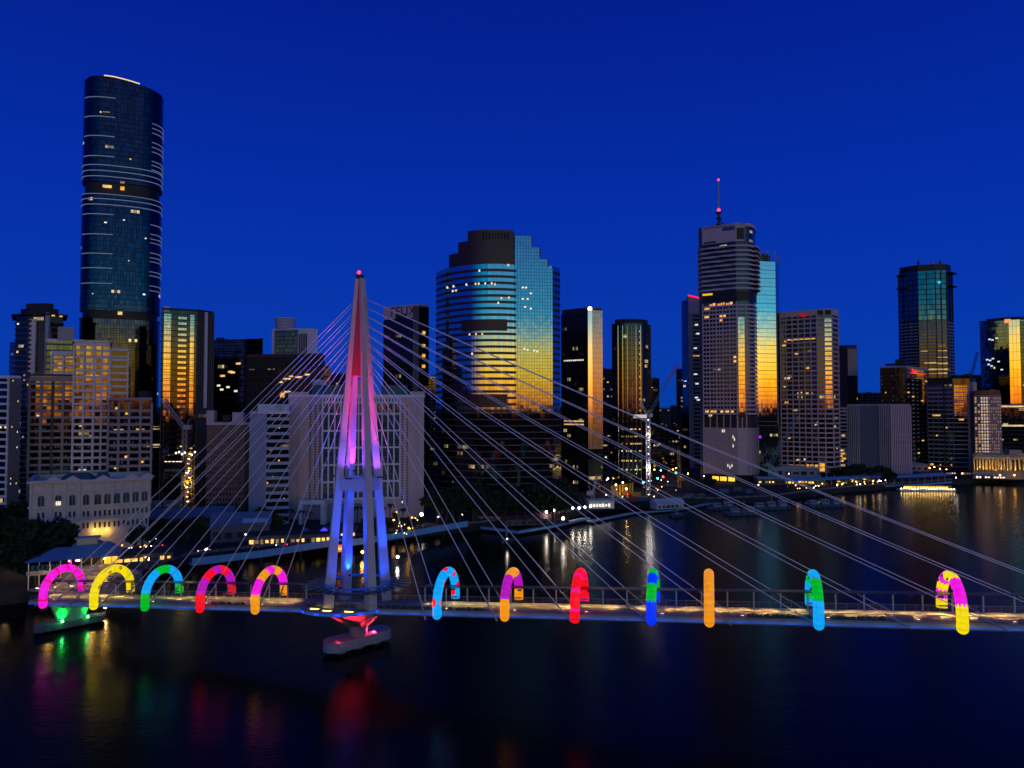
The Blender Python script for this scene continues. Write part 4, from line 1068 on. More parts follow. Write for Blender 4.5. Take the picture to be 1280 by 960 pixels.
# ---------------------------------------------------------------- dark towers behind, left of the mast
def left_back():
    d = 405.0
    f = seg_angle(202, d, [246, 266], [24, 62], 420)
    b = Bld('apartment_tower', 'dark glass apartment tower with golden vertical strips and one white vertical fin', f, (-6, 26), zat(387, d), G_DARK0, roof=M_BLACK)
    zt = b.z1
    for f0, f1, m in ((0.06, 0.26, G_GOLD), (0.80, 0.92, G_GOLD)): b.slab(0, f0, f1, zat(600, d), zt - 2, .35, m, 'gold_glass_bay')
    me_b = None
    for r in range(int((zt - zat(560, d)) / 3.2)):
        b.slab(0, 0.46, 0.70, zat(560, d) + r * 3.2, zat(560, d) + r * 3.2 + 1.7, .4, G_GOLD, 'balcony_window')
    b.bands(GZ, zt, 3.2, .28, .55, M_BLACK, 'floor_band')
    b.slab(1, .42, .58, zat(510, d), zt, 1.2, M_LIGHT, 'white_fin'); b.fins(1, 8, GZ, zt, .4, .9, M_MIDC, 'louvre')
    b.slab(0, 0, .03, GZ, zt + 1.5, .9, M_MIDC, 'edge_wall'); b.slab(0, .04, .2, zt - 1, zt + 1.8, -3, M_LIGHT, 'roof_screen')
    d = 470.0
    f = seg_angle(264, d, [303, 328], [-14, -14], 470)
    b = Bld('office_tower', 'dark teal flat roofed office tower right of the golden striped one', f, (0, 30), zat(427, d), G_TEAL); facade(b, (0, 1), GZ, b.z1, 3.8, M_BLACK, .6, .15); b.roofkit(2)
    for (c, y) in ((.55, 465), (.62, 466), (.3, 470), (.8, 455)): b.slab(0, c, c + .14, zat(y + 1.2, d), zat(y - 1.2, d), .3, LITW[0], 'lit_window')
    for (c, y) in ((.2, 482), (.3, 487), (.5, 484), (.75, 489)): b.slab(0, c, c + .1, zat(y + 1.2, d), zat(y - 1.2, d), .3, LITW[2], 'lit_window')
    d = 640.0
    f = seg_angle(340, d, [385, 397], [-12, 45], 430); b = Bld('office_tower', 'distant pale tower carrying a ribbed drum on its roof', f, (0, 35), zat(413, d), M_LIGHT)
    b.slab(0, 0.08, 0.72, zat(446, d), zat(413, d), .6, G_TEAL, 'glass_bay'); 
    for k in range(4): b.slab(0, .76 + .06 * k, .79 + .06 * k, zat(446, d), zat(418, d), .5, M_DARKC, 'slot_window')
    c0 = at_d(356.5, 400, d + 14) - b.root.location
    for k in range(9):
        z = zat(411 - k * 1.75, d) - GZ; r = 8.0 + 0.22 * k
        MB().prism([(c0.x + r * math.cos(2 * math.pi * q / 24), c0.y + r * math.sin(2 * math.pi * q / 24)) for q in range(24)], z, z + .7).build('drum_ring', M_LIGHT, b.root)
    MB().prism([(c0.x + 7.2 * math.cos(2 * math.pi * q / 24), c0.y + 7.2 * math.sin(2 * math.pi * q / 24)) for q in range(24)], b.z1 - GZ, zat(396, d) - GZ).build('drum_core', M_MIDC, b.root)
    d = 425.0
    f = seg_angle(309, d, [344, 405, 413], [-12, -10, 40], 470)
    b = Bld('office_building', 'dark brown finned office with stepped roof behind the mast cables', f, (0, 30), zat(461, d), G_DARK, roof=M_BLACK)
    MB().prism([(x * .94 - 2, y * .94) for x, y in b.poly], b.z1 - GZ, zat(443, d) - GZ).build('upper_storeys', solid('brown cladding', (.05, .035, .035), .6), b.root)
    for k in (0, 1): b.fins(k, 26 if k else 14, GZ, zat(446, d), .3, .6, solid('brown cladding', (.05, .035, .035), .6), 'fin')
    b.bands(GZ, b.z1, 3.8, .7, .25, M_DARKC)
    for (k, c, y, w) in ((1, .18, 474, .14), (1, .3, 471, .08), (1, .42, 472, .14), (1, .62, 469, .1), (1, .1, 478, .06), (1, .2, 490, .12)): b.slab(k, c, c + w, zat(y + 1, d), zat(y - 1, d), .9, LITW[0], 'lit_window')
    b.slab(1, .12, .2, zat(497, d), zat(491, d), .9, LITW[1], 'lit_window'); b.slab(1, .36, .42, zat(498, d), zat(490, d), .9, LITW[1], 'lit_window')
    # low brown office with small punched windows
    d = 372.0
    f = seg_angle(258, d, [306, 313, 331], [14, 14, 30], 580)
    b = Bld('office_building', 'plum brown office with a dense grid of small square windows', f, (0, 26), zat(531, d), solid('plum concrete', (.17, .115, .12), .8), roof=M_PINKC)
    wd = solid('small dark pane', (.012, .012, .016), .2, spec=.7)
    b.wins(0, 12, 16, GZ + 3, b.z1 - 1.5, wd, .45, .5); b.wins(2, 7, 16, GZ + 3, b.z1 - 1.5, wd, .4, .5); b.slab(1, 0, 1, GZ, b.z1 - 1, .2, M_BLACK, 'dark_recess')
    for fx, w, h in ((.08, .2, 7.5), (.5, .2, 5), (.8, .3, 6.5)):
        p, rz, L_ = b.at(0, fx, b.z1, -5); MB().box(p + Vector((0, 0, h / 2)), (L_ * w, 7, h), (1, .2)).build('roof_block', M_PINKC if fx != .5 else M_DARKC, b.root)
    d = 362.0
    f = seg_angle(313, d, [333, 361], [-30, 14], 560)
    b = Bld('office_building', 'white office with continuous horizontal bands and a blue lit roof sign box', f, (0, 24), zat(517, d), G_DARK, roof=M_LIGHT)
    M_BW = solid('blue white cladding', (.36, .40, .50), .6, var=.1); facade(b, (), GZ, b.z1 - 1, 3.7, M_BW, 1.5, .4); b.slab(0, 0, 1, GZ, b.z1, .6, M_BW, 'end_wall')
    b.wins(1, 8, 20, GZ, b.z1, None, .5, .3, few(.05, [LITW[1], LITW[0]]))
    p, rz, L_ = b.at(1, .3, b.z1, -5); MB().box(p + Vector((0, 0, 2.4)), (15, 8, 4.8), (1, .2)).build('roof_box', solid('pale blue box', (.5, .6, .7), .5), b.root)
    for i in range(6): b.slab(1, .40 + .06 * i, .412 + .06 * i, b.z1, b.z1 + 4.6, -.4, M_LIGHT, 'roof_frame_post')
    b.slab(1, .40, .72, b.z1 + 4.4, b.z1 + 4.8, -.4, M_LIGHT, 'roof_frame_rail')
left_back()

# ---------------------------------------------------------------- white hotel
def hotel():
    d = 372.0
    f = seg_angle(360, d, [385, 403, 470, 500, 512, 530], [6, -16, 14, 6, 20, -2], 560)
    # the two halves bow inward to the middle
    b = Bld('hotel', 'pinkish white hotel slab with tall white window grids behind the mast', f, (0, 24), zat(496, d), M_PINKC, cat='hotel', roof=M_LIGHT)
    zt, zb = b.z1, zat(624, d)
    M_HW = solid('hotel white frame', (.66, .64, .72), .5, var=.05)
    wd = glass('hotel pane', (.05, .09, .12), metal=0.0, ior=1.6, lit=0.012, lits=.7, cw=1.2, ch=3.1)
    fl = (zt - zb) / 6
    for k, nb in ((2, 9), (3, 4)):
        a, b_, dd, nn, L_ = b.edge(k)
        b.slab(k, 0.0, 1.0, zb, zt - 3.2, .15, wd, 'window_wall')
        b.fins(k, nb, zb, zt, .8, .8, M_HW, 'white_pier')
        for r in range(7):
            z = zb + fl * r * (1 - .0) - (0 if r < 6 else 3.0)
            b.slab(k, 0, 1, z - .45, z + .45, .75, M_HW, 'white_beam')
        b.slab(k, 0, 1, zt - 3.4, zt, .6, M_HW, 'top_band')
        b.wins(k, nb * 2, 1, zt - 2.6, zt - .6, M_DARKC, .35, .9, depth=.75)
        # floors between the big beams
        for r in range(int((zt - zb) / 3.1)): b.slab(k, 0, 1, zb + r * 3.1, zb + r * 3.1 + .35, .3, M_MIDC, 'spandrel')
        b.wins(k, nb * 2, 36, zb, zt - 4, None, .4, .5, few(.012))
    for k, c in ((1, 3), (4, 2)):
        b.wins(k, c, 38, GZ + 6, zt - 4, glass('hotel green pane', (.08, .14, .15), metal=0.3, ior=1.6, cw=9, ch=9, line=(0, 0)), .28, .62)
    for k in (0, 5): b.slab(k, .55, .6, GZ, zt, .35, M_PINKC, 'wall_rib')
    for k, f0, f1, h in ((0, 0, 1, 2.6), (5, 0, 1, 3.0)): b.slab(k, f0, f1, zt - .5, zt + h, -4, M_PINKC, 'end_parapet')
    # teal plant screens on the roof
    for k, f0, f1 in ((1, .2, 1.0), (2, .05, .4), (3, .2, 1.0), (4, 0, .7)):
        b.slab(k, f0, f1, zt, zt + 6.2, -8, solid('teal screen', (.04, .13, .14), .6, var=.3), 'roof_screen')
    b.slab(2, .42, .95, zt, zt + 8.5, -12, M_PINKC, 'lift_tower')
    for k in range(5): b.slab(1, .3 + .12 * k, .33 + .12 * k, zt + 6.2, zt + 9, -6, M_LIGHT, 'roof_post')
    # portal at the foot
    p = at_d(391, 672, 358) - b.root.location; PB = solid('portal white', (.55, .58, .62), .6)
    po_ = MB().box((p.x - 5.4, p.y, 5.0), (2.0, 5, 10)).build('entrance_portal', PB, b.root)
    MB().box((p.x + 5.4, p.y, 5.0), (2.0, 5, 10)).build('portal_leg', PB, po_); MB().box((p.x, p.y, 11.0), (12.8, 5, 2.0)).build('portal_lintel', PB, po_)
    MB().box((p.x + 14.5, p.y + 6, 4.5), (16, 5, 9)).build('podium', solid('podium wall', (.2, .24, .28), .7), b.root)
    d = 455.0
    f = seg_angle(480, d, [524, 536], [-28, 50], 420)
    b = Bld('apartment_tower', 'dark tower with a pale concrete crown and huge carved letters', f, (-4, 28), zat(386, d), G_DARK, roof=M_PINKC)
    zt = b.z1
    b.slab(0, 0, 1, zat(400, d), zt, .5, M_PINKC, 'crown'); b.slab(0, .84, 1, GZ, zt, .55, M_MIDC, 'edge_pier')
    b.bands(GZ, zat(402, d), 3.3, .5, .3, M_DARKC); b.fins(0, 9, GZ, zat(402, d), .35, .4, M_DARKC, 'fin')
    b.sign(0, .56, zat(391.5, d), 'FELIX', 8.2, M_DARKC, .62); b.slab(0, .35, .66, zat(400, d), zat(394.5, d), .7, M_DARKC, 'crown_recess')
    for y in (418, 434, 446, 459): b.slab(1, .3, .6, zat(y + 2, d), zat(y - 2, d), .3, LITW[1], 'lit_window')
hotel()
# ---------------------------------------------------------------- curved stepped tower in the middle
def waterfront():
    d = 425.0; zb = GZ
    n = 26; xs = [545 + (650 - 545) * (k + 1) / n for k in range(n)]; angs = [-62 + 92 * (k + .5) / n for k in range(n)]
    f = seg_angle(545, d, xs, angs, 500)
    f2 = seg_angle(650, f[-1][1], [690, 700], [6, 55], 500)
    front = f + f2[1:]
    z = lambda y: zat(y, d - 18)
    G_WP = glass('banded blue mirror', (0.40, 0.48, 0.52), metal=1.0, rough=0.04, cw=1.7, ch=60, line=(0.05, 0), tilt=0.004, tvar=0.12)
    b = Bld('office_tower', 'broad bowed office tower with stepped brown crown and blue mirror bands', front, (6, 30), z(333), G_WP, cat='skyscraper', roof=M_BROWN, parapet=False, corename='glass_wall')
    fl = 3.62; zlow = z(515)
    me = ring_mesh(b.poly, .25, 1.45, M_BROWN, 'spandrel_band')
    k = 0; zz = zlow
    while zz < z(333) - 1: link('spandrel_band', me, b.root, (0, 0, zz - GZ)); zz += fl
    # dark lower storeys
    me2 = ring_mesh(b.poly, .5, 3.3, glass('podium glass', (.010, .009, .010), metal=0, ior=1.6, cw=1.3, ch=3.3, lit=.03, lits=.4), 'lower_storey'); me3 = ring_mesh(b.poly, .9, .35, solid('lower band', (.16, .12, .13), .5), 'lower_band')
    zz = GZ + 1
    while zz < zlow - 1:
        link('lower_storey', me2, b.root, (0, 0, zz - GZ)); link('lower_band', me3, b.root, (0, 0, zz + 3.3 - GZ)); zz += fl
    # stepped crown: each tier a slice of the footprint between two pixel columns
    P = b.poly
    def tier(x0, x1, y0, y1, mat, name, inset=.6):
        k0, k1 = rayd(x0, 500), rayd(x1, 500)
        fr = [Vector(p) + b.c.xy for p in P[:b.nf + 1]]
        def clip(kx):
            s = kx.x / kx.y
            for a_, c_ in zip(fr[:-1], fr[1:]):
                g0, g1 = a_.x - s * a_.y, c_.x - s * c_.y
                if g0 <= 0 <= g1 or g1 <= 0 <= g0: return a_.lerp(c_, g0 / (g0 - g1))
            return fr[0] if s < fr[0].x / fr[0].y else fr[-1]
        pa, pb = clip(k0), clip(k1); s0, s1 = pa.x / pa.y, pb.x / pb.y
        mid = [p for p in fr if s0 + 1e-4 < p.x / p.y < s1 - 1e-4]
        pts = [pa] + mid + [pb]
        pts = [Vector((p.x + .05, p.y + inset)) for p in pts]
        poly = [(p.x - b.c.x, p.y - b.c.y) for p in pts] + [(pts[-1].x - b.c.x + 2, pts[-1].y - b.c.y + 26), (pts[0].x - b.c.x + 6, pts[0].y - b.c.y + 26)]
        return MB().prism(poly, z(y0) - GZ, z(y1) - GZ).build(name, mat, b.root)
    tier(560.5, 650, 333, 316, M_BROWN, 'crown_tier', .3); tier(572, 642, 316, 303, M_BROWN, 'crown_tier', .5); c3 = tier(584, 642, 303, 290.5, M_BROWN, 'crown_tier', .7)
    # mirror panel rising past the crown in steps
    GP = G_MIRROR
    a, bb, dd, nn, L_ = b.edge(b.nf - 2)
    pn = None
    for x0, x1, y in ((643, 664, 297), (664, 674, 311), (674, 684, 325), (684, 690.5, 336)):
        xx0 = max(x0, 650); f0, f1 = (xx0 - 650) / 40.0, (x1 - 650) / 40.0
        if x0 < 650: f0 = -0.17
        p, rz, LL = b.at(b.nf - 2, (f0 + f1) / 2, (z(515) + z(y)) / 2, .55)
        o = MB().prism([(-LL * (f1 - f0) / 2, -.6), (LL * (f1 - f0) / 2, -.6), (LL * (f1 - f0) / 2, 2.5), (-LL * (f1 - f0) / 2, 2.5)], 0, z(y) - (z(515) if x0 >= 650 else z(515))).mesh('mirror_panel', GP)
        link('mirror_panel', o, b.root, (p.x, p.y, z(515) - GZ), rz)
        if y != 336: b.slab(b.nf - 2, f1 - .02, f1 + .05, z(y + 10), z(y - 1), -1.5, M_BROWN, 'step_edge')
    # louvred plant bands on the bow
    for y0, y1, k0, k1 in ((415, 401, 8, 22), (509, 493, 10, 22)):
        for k in range(k0, k1): b.slab(k, 0, 1, z(y0), z(y1), .45, M_BROWN, 'plant_louvre')
        for k in range(k0, k1): b.slab(k, .42, .58, z(y0), z(y1), .75, M_BROWN, 'louvre_blade')
    for k in range(14, 23): b.slab(k, .3, .6, z(302), z(294), -.2, M_DARKC, 'crown_slot')
    # lit rooms
    for (k, f0, y) in ((3, .3, 357), (5, .2, 357), (9, .2, 357), (12, 0, 357), (13, 0, 357), (15, 0, 357), (17, 0, 357), (18, 0, 358), (5, 0, 363), (6, 0, 363), (13, .2, 341), (22, .1, 334), (20, 0, 375), (22, .3, 374), (19, 0, 381), (10, .2, 419), (12, .2, 419), (14, .1, 419), (11, 0, 443)):
        b.slab(k, f0, f0 + .45, z(y + 1.2), z(y - 1.2), .4, LITW[2] if k % 2 else LITW[0], 'lit_window')
    for (f0, y) in ((.05, 361), (.15, 361), (.2, 375), (.05, 375), (.3, 368), (.12, 385), (.3, 387), (.1, 437), (.2, 438), (.4, 439), (.5, 440)):
        b.slab(b.nf - 2, f0, f0 + .06, z(y + .9), z(y - .9), 1.3, LITW[2], 'lit_window')
waterfront()

def mid_towers():
    d = 505.0; z = lambda y: zat(y, d)
    f = seg_angle(702, d, [735, 740.5, 753], [-38, 2, 24], 460)
    b = Bld('office_tower', 'black glass office tower with a pink granite side turning orange', f, (4, 26), z(392), G_DARK, roof=M_BROWN, parapet=False)
    pg = glass('pink polished granite', (.50, .36, .33), metal=.85, rough=.16, cw=1.6, ch=3.5, line=(.06, .05), tilt=.004, linecol=(.1, .07, .07), tvar=.15)
    b.slab(2, 0, 1, z(560), z(391), .3, pg, 'granite_side'); b.slab(1, 0, 1, z(560), z(391), .45, solid('polished edge', (.75, .66, .6), .12, metal=1.0, var=.03), 'polished_edge')
    b.bands(GZ, z(394), 3.7, .35, .2, M_BLACK); b.fins(0, 14, GZ, z(394), .25, .35, M_BLACK, 'mullion'); b.block(.97, z(392), z(387.5), M_BROWN, 'crown')
    for y in (451, 526, 530): b.slab(0, .1, .85, z(y + 1), z(y - .6), .25, LITW[0] if y > 500 else LITW[2], 'lit_floor')
    p, rz, _ = b.at(1, .5, z(389), -.5); MB().sphere(p, 1.5).build('roof_lamp', emit('roof lamp', (1, .9, .85), 6), b.root)
    d = 525.0; z = lambda y: zat(y, d)
    n = 9; xs = [765 + (814 - 765) * (k + 1) / n for k in range(n)]; angs = [-50, -30, -18, -8, 2, 12, 24, 40, 55]
    f = seg_angle(765, d, xs, angs, 470)
    b = Bld('office_tower', 'round cornered dark tower with shining vertical columns', f, (0, 22), z(405), G_DARK, roof=M_BLACK, parapet=False)
    pm = solid('polished column', (.50, .54, .56), .09, metal=1.0, var=.05)
    for k in range(1, 7):
        p, rz, L_ = b.at(k, .5, GZ, .0); w = L_ * .13; pr = [(w * math.cos(q_), -.9 * math.sin(q_)) for q_ in [math.pi * i / 6 for i in range(7)]]
        o = link('column', MB().prism(pr[::-1], 6, z(408) - GZ).mesh('column', pm), b.root, (p.x, p.y, 0), rz)
    b.bands(GZ, z(409), 3.7, .3, .15, M_BLACK); b.block(.84, z(405), z(399.5), M_DARKC, 'crown')
    for y in (536, 545, 554, 563, 575, 586): 
        for k in (2, 3, 4, 5, 6): b.slab(k, .1, random.uniform(.4, .9), z(y + .9), z(y - .7), .3, random.choice(LITW[:3] + [LITW[3]]), 'lit_window')
    for y in range(415, 520, 7): b.slab(6, .3, .5, z(y + 1.2), z(y - 1.2), .3, LITW[1] if y % 2 else LITW[3], 'lit_window')
    d = 700.0; z = lambda y: zat(y, d)
    f = seg_angle(853, d, [861, 877], [-55, -6], 470)
    b = Bld('office_tower', 'slim blue grey tower with a red light edge along its slanted top', f, (12, 20), z(378), M_GREYC, parapet=False)
    b.slab(0, 0, 1, GZ, z(376), .3, G_BLUE, 'glass_side'); b.slab(1, 0.02, 1, z(393), z(378), .4, M_PINKC, 'crown_wall')
    for y in range(396, 590, 5): b.slab(1, .35, 1.0, z(y + 1.4), z(y - 1.2), .3, M_DARKC, 'window_band')
    p, rz, L_ = b.at(1, .5, z(376), -.5)
    link('red_light_edge', MB().beam((-L_ / 2, 0, 4.5), (L_ / 2, 0, 1.2), 1.0, 1.3).mesh('red_light_edge', emit('red edge', (1, .01, .05), 1.6)), b.root, p, rz)
    link('slanted_crown', MB().hexa([(-L_ / 2, 0, -3), (L_ / 2, 0, -3), (L_ / 2, 12, -3), (-L_ / 2, 12, -3)], [(-L_ / 2, 0, 4), (L_ / 2, 0, .6), (L_ / 2, 12, .6), (-L_ / 2, 12, 4)]).mesh('slanted_crown', M_PINKC), b.root, p, rz)
    for y, f0 in ((407, .5), (418, .6), (436, .4), (468, .4), (480, .5), (500, .6), (497, .45)): b.slab(1, f0, f0 + .25, z(y + .8), z(y - .8), .5, LITCOOL if y > 450 else LITW[2], 'lit_window')
    b.slab(1, .35, .9, z(446), z(445), .5, LITW[1], 'lit_window'); b.slab(0, .3, .7, z(477), z(476), .5, LITCOOL, 'lit_window')
mid_towers()

# ---------------------------------------------------------------- tall tower with the spire
def riparian():
    d = 572.0; z = lambda y: zat(y, d)
    n = 6; xs = [879, 921, 932] + [932 + 14 * (k + 1) / n for k in range(n)]; angs = [-70, -32, -3] + [8, 18, 30, 42, 54, 64]
    f = seg_angle(875, d, xs, angs, 430)
    GR = glass('riparian glass', (.055, .05, .055), metal=.6, rough=.06, cw=2.0, ch=3.6, ior=1.7, lit=.02, lits=.9, line=(.04, .03), tilt=.01)
    b = Bld('skyscraper', 'pink concrete tower with curved balconies, open crown and red lamped spire', f, (14, 24), z(287), GR, cat='skyscraper', parapet=False)
    nf = b.nf
    # crown
    for k in range(1, 3): b.slab(k, 0, 1, z(308), z(286), .35, M_PINKC, 'crown_wall')
    b.slab(0, 0, 1, GZ, z(286), .4, M_MIDC, 'end_wall')
    link('crown_ring', ring_mesh(b.poly, .45, 2.4, M_PINKC, 'crown_ring', 1), b.root, (0, 0, z(290) - GZ))
    b.slab(2, 0.1, .95, z(306), z(292), .5, M_BLACK, 'crown_opening'); b.slab(1, .62, .98, z(294), z(290), .5, G_BLUE, 'crown_window')
    b.slab(1, .05, .42, z(307), z(305), .5, M_DARKC, 'crown_slot')
    # wavy apartment balconies
    for r in range(10):
        zz = z(366) + (z(309) - z(366)) * r / 10
        link('balcony_ring', ring_mesh(b.poly, 1.1 + .25 * (r % 2), 1.5, M_PINKC, 'balcony_ring'), b.root, (0, 0, zz - GZ))
        p, rz, L_ = b.at(1, 0, zz, 0); mb = MB(); m_ = 12
        for i in range(m_):
            def ou(t): return -(1.3 + 1.8 * math.sin(t * math.pi * 1.6 + r * 1.1) ** 2)
            x0, x1 = L_ * i / m_, L_ * (i + 1) / m_
            mb.hexa([(x0, ou(i / m_), 0), (x1, ou((i + 1) / m_), 0), (x1, 0, 0), (x0, 0, 0)], [(x0, ou(i / m_), 1.1), (x1, ou((i + 1) / m_), 1.1), (x1, 0, 1.1), (x0, 0, 1.1)])
        link('wavy_balcony', mb.mesh('wavy_balcony', M_PINKC), b.root, p, rz)
        for k in (nf - 1, nf - 2): b.slab(k, 0, 1, zz, zz + 1.3, 3.4, M_PINKC, 'end_balcony')
    # open sky floor
    for k in range(1, nf): b.slab(k, 0, 1, z(380), z(368), .25, M_BLACK, 'open_floor')
    b.slab(1, 0, .3, z(371), z(368.6), .5, emit('amber soffit', (1, .55, .02), .9), 'lit_soffit')
    # offices
    zo, zt = z(518), z(381); fl = (zt - zo) / 27
    b.bands(zo, zt, fl, 1.35, .45, M_PINKC); b.fins(1, 5, zo, zt, .7, .7, M_PINKC); b.fins(1, 10, zo, zt, .3, .5, M_PINKC, 'mullion'); b.fins(2, 1, zo, zt, .7, .7, M_PINKC)
    b.slab(2, .12, .88, zo - 2, z(400), .62, G_GOLD, 'gold_glass_bay')
    for r, lst in ((26, (.3, .55, .8)), (25, (.05, .12)), (23, (.05, .1, .5, .55, .6)), (22, (.5,)), (13, (.9,)), (12, (.9,)), (0, (.05, .2, .3, .5, .65, .8)), (-1, (.15,))):
        for f0 in lst: b.slab(1, f0, f0 + .1, zo + fl * r + 1.6, zo + fl * r + 3.2, .3, random.choice((LITW[1], LITW[0])), 'lit_window')
    for i in range(14): b.slab(1, .2 + .05 * i, .23 + .05 * i, z(384.4), z(382.2), .6, emit('orange sign', (1, .35, .12), 1.0), 'sign_letter') if i not in (4, 9) else None
    # columns floor and louvred car park
    for k in range(1, nf): b.slab(k, 0, 1, z(534), z(520), .3, M_BLACK, 'open_floor')
    b.fins(1, 5, z(534), z(519), .8, .6, M_PINKC, 'column'); b.fins(2, 2, z(534), z(519), .8, .6, M_PINKC, 'column')
    for k in range(1, nf): b.slab(k, 0, 1, z(592), z(534), .25, M_DARKC, 'car_park_wall')
    b.fins(1, 20, z(591), z(534), .95, .7, M_PINKC, 'vertical_louvre'); b.fins(2, 6, z(591), z(534), .95, .7, M_PINKC, 'vertical_louvre')
    for k in range(3, nf): b.fins(k, 1, z(591), z(534), 1.0, .7, M_PINKC, 'vertical_louvre')
    for (f0, y) in ((.86, 545), (.9, 548), (.86, 556), (.55, 538), (.6, 538), (.7, 580), (.76, 582), (.82, 580)): b.slab(1, f0, f0 + .02, z(y + 2), z(y - 2), .9, LITW[2], 'lit_slot')
    for f0 in (.25, .48, .72): b.slab(1, f0, f0 + .18, z(599), z(594), 1.0, emit('amber lobby', (1.0, .62, .06), 1.3, .3, .6), 'lit_lobby')
    # spire
    c0 = at_d(898.5, 285, d + 12) - b.root.location; s = Vector((c0.x, c0.y, 0)); zr = z(286) - GZ
    sp = MB().tube([s + Vector((0, 0, zr - 2)), s + Vector((0, 0, z(258) - GZ))], [1.1, .8], 8).build('spire_base', M_DARKC, b.root)
    MB().tube([s + Vector((0, 0, z(258) - GZ)), s + Vector((0, 0, z(219) - GZ))], [.7, .45], 8).build('spire_mast', solid('spire steel', (.4, .45, .5), .4), sp)
    for y in (261, 268, 276, 284):
        zz = z(y) - GZ; MB().prism([(s.x + 2.3 * math.cos(q), s.y + 2.3 * math.sin(q)) for q in [2 * math.pi * i / 12 for i in range(12)]], zz - .4, zz + .4).build('spire_ring', M_DARKC, sp)
    for dx in (6, 10): MB().beam(s + Vector((0, 0, z(268) - GZ)), s + Vector((dx, -2, zr)), .45).build('stay', M_DARKC, sp)
    for y, r_ in ((219, .9), (257.5, 1.3)): MB().sphere(s + Vector((0, -.3, z(y) - GZ)), r_).build('red_lamp', emit('red beacon', (1, .02, .04), 6), sp, smooth=True)
    # gold and cyan tower behind
    d = 606.0; z = lambda y: zat(y, d)
    f = seg_angle(940, d, [953, 970.5, 975], [-12, 13, 60], 450)
    GE = glass('eagle mirror', (.58, .62, .60), metal=1.0, rough=.03, cw=1.7, ch=3.6, line=(.06, .05), tilt=.003, tvar=.08)
    b = Bld('office_tower', 'slender mirror tower shading from cyan down to bright gold beside the spire tower', f, (10, 26), z(327), GE, cat='skyscraper', parapet=False, corename='mirror_wall')
    b.bands(z(580), z(328), 7.2, .28, .12, M_GREYC, 'floor_line')
    for k in (0, 1, 2): b.slab(k, 0, 1, GZ, z(532), .4, glass('eagle podium', (.02, .03, .035), metal=0, ior=1.7, lit=.03, cw=2, ch=3.6), 'lower_glass')
    MB().prism([(x * .7 - 4, y * .7) for x, y in b.poly], z(327) - GZ, z(316) - GZ).build('plant_room', M_BLACK, b.root)
    P = b.poly; mb = MB(); mm = solid('crown lattice steel', (.25, .35, .42), .4)
    for k in range(len(P)):
        a_, c_ = P[k], P[(k + 1) % len(P)]; z1_, z2_ = z(327) - GZ, z(314) - GZ
        L_ = math.hypot(c_[0] - a_[0], c_[1] - a_[1]); m_ = max(1, int(L_ / 6))
        for i in range(m_):
            p0 = Vector((a_[0] + (c_[0] - a_[0]) * i / m_, a_[1] + (c_[1] - a_[1]) * i / m_, z1_)); p1 = Vector((a_[0] + (c_[0] - a_[0]) * (i + 1) / m_, a_[1] + (c_[1] - a_[1]) * (i + 1) / m_, z1_))
            up = Vector((0, 0, z2_ - z1_)); cr = MB()
            cr.beam(p0, p0 + up, .3); cr.beam(p0, p1 + up, .25); cr.beam(p0 + up, p1 + up, .35); cr.build('crown_lattice', mm, b.root)
    b.slab(0, .3, .8, z(319.5), z(317.5), -2.0, LITW[2], 'roof_sign'); p, rz, _ = b.at(0, .5, z(546), .8); MB().box(p, (5, .6, 2)).build('purple_light', emit('purple light', (.35, .0, 1.0), 2.0), b.root)
    # wide office with the gold chamfer
    d = 618.0; z = lambda y: zat(y, d)
    f = seg_angle(976, d, [1022, 1031, 1040.5, 1048], [-36, -20, -10, 48], 470)
    b = Bld('office_tower', 'broad grid office tower with a gold glazed corner right of the mirror tower', f, (14, 26), z(392), G_BRONZE, cat='office tower', roof=M_PINKC)
    b.bands(z(588), z(397), 4.05, 1.25, .5, M_PINKC); b.fins(0, 6, GZ, z(392), .8, .7, M_PINKC); b.fins(1, 1, GZ, z(392), .8, .7, M_PINKC); b.fins(3, 1, GZ, z(392), .8, .7, M_PINKC)
    b.slab(2, .05, .95, z(512), z(402), .35, G_GOLD, 'gold_glass_bay'); 
    for k in range(4): b.slab(k, 0, 1, z(397.5), z(390), .6, M_PINKC, 'top_band')
    b.slab(1, .1, .9, z(397), z(391.5), .75, M_DARKC, 'top_opening'); b.slab(2, .1, .9, z(397), z(391.5), .75, M_DARKC, 'top_opening')
    b.slab(0, .56, .74, z(398), z(394.5), .9, emit('dim red sign', (.6, .01, .02), .5), 'roof_sign')
    for (f0, f1, y) in ((.12, .18, 427), (.2, .28, 425), (.3, .36, 426), (.38, .95, 425), (.05, .15, 432), (.4, .5, 443), (.75, .85, 441), (.1, .25, 473), (.08, .13, 483), (.45, .5, 492), (.55, .58, 491), (.65, .75, 492), (.82, .86, 492), (.1, .2, 503), (.7, .78, 461), (.15, .25, 547), (.6, .66, 573), (.4, .5, 574), (.2, .32, 581), (.4, .62, 581)):
        b.slab(0, f0, f1, z(y + 1.1), z(y - .9), .3, random.choice((LITW[0], LITW[1])), 'lit_window')
    for f0 in (.7, .82, .94): b.slab(0, f0 - .04, f0 + .04, z(588), z(579), .4, LITW[1], 'lit_window')
    for y in (579, 584): b.slab(1, .1, .8, z(y + 3), z(y - 2), .4, LITW[1], 'lit_window')
riparian()

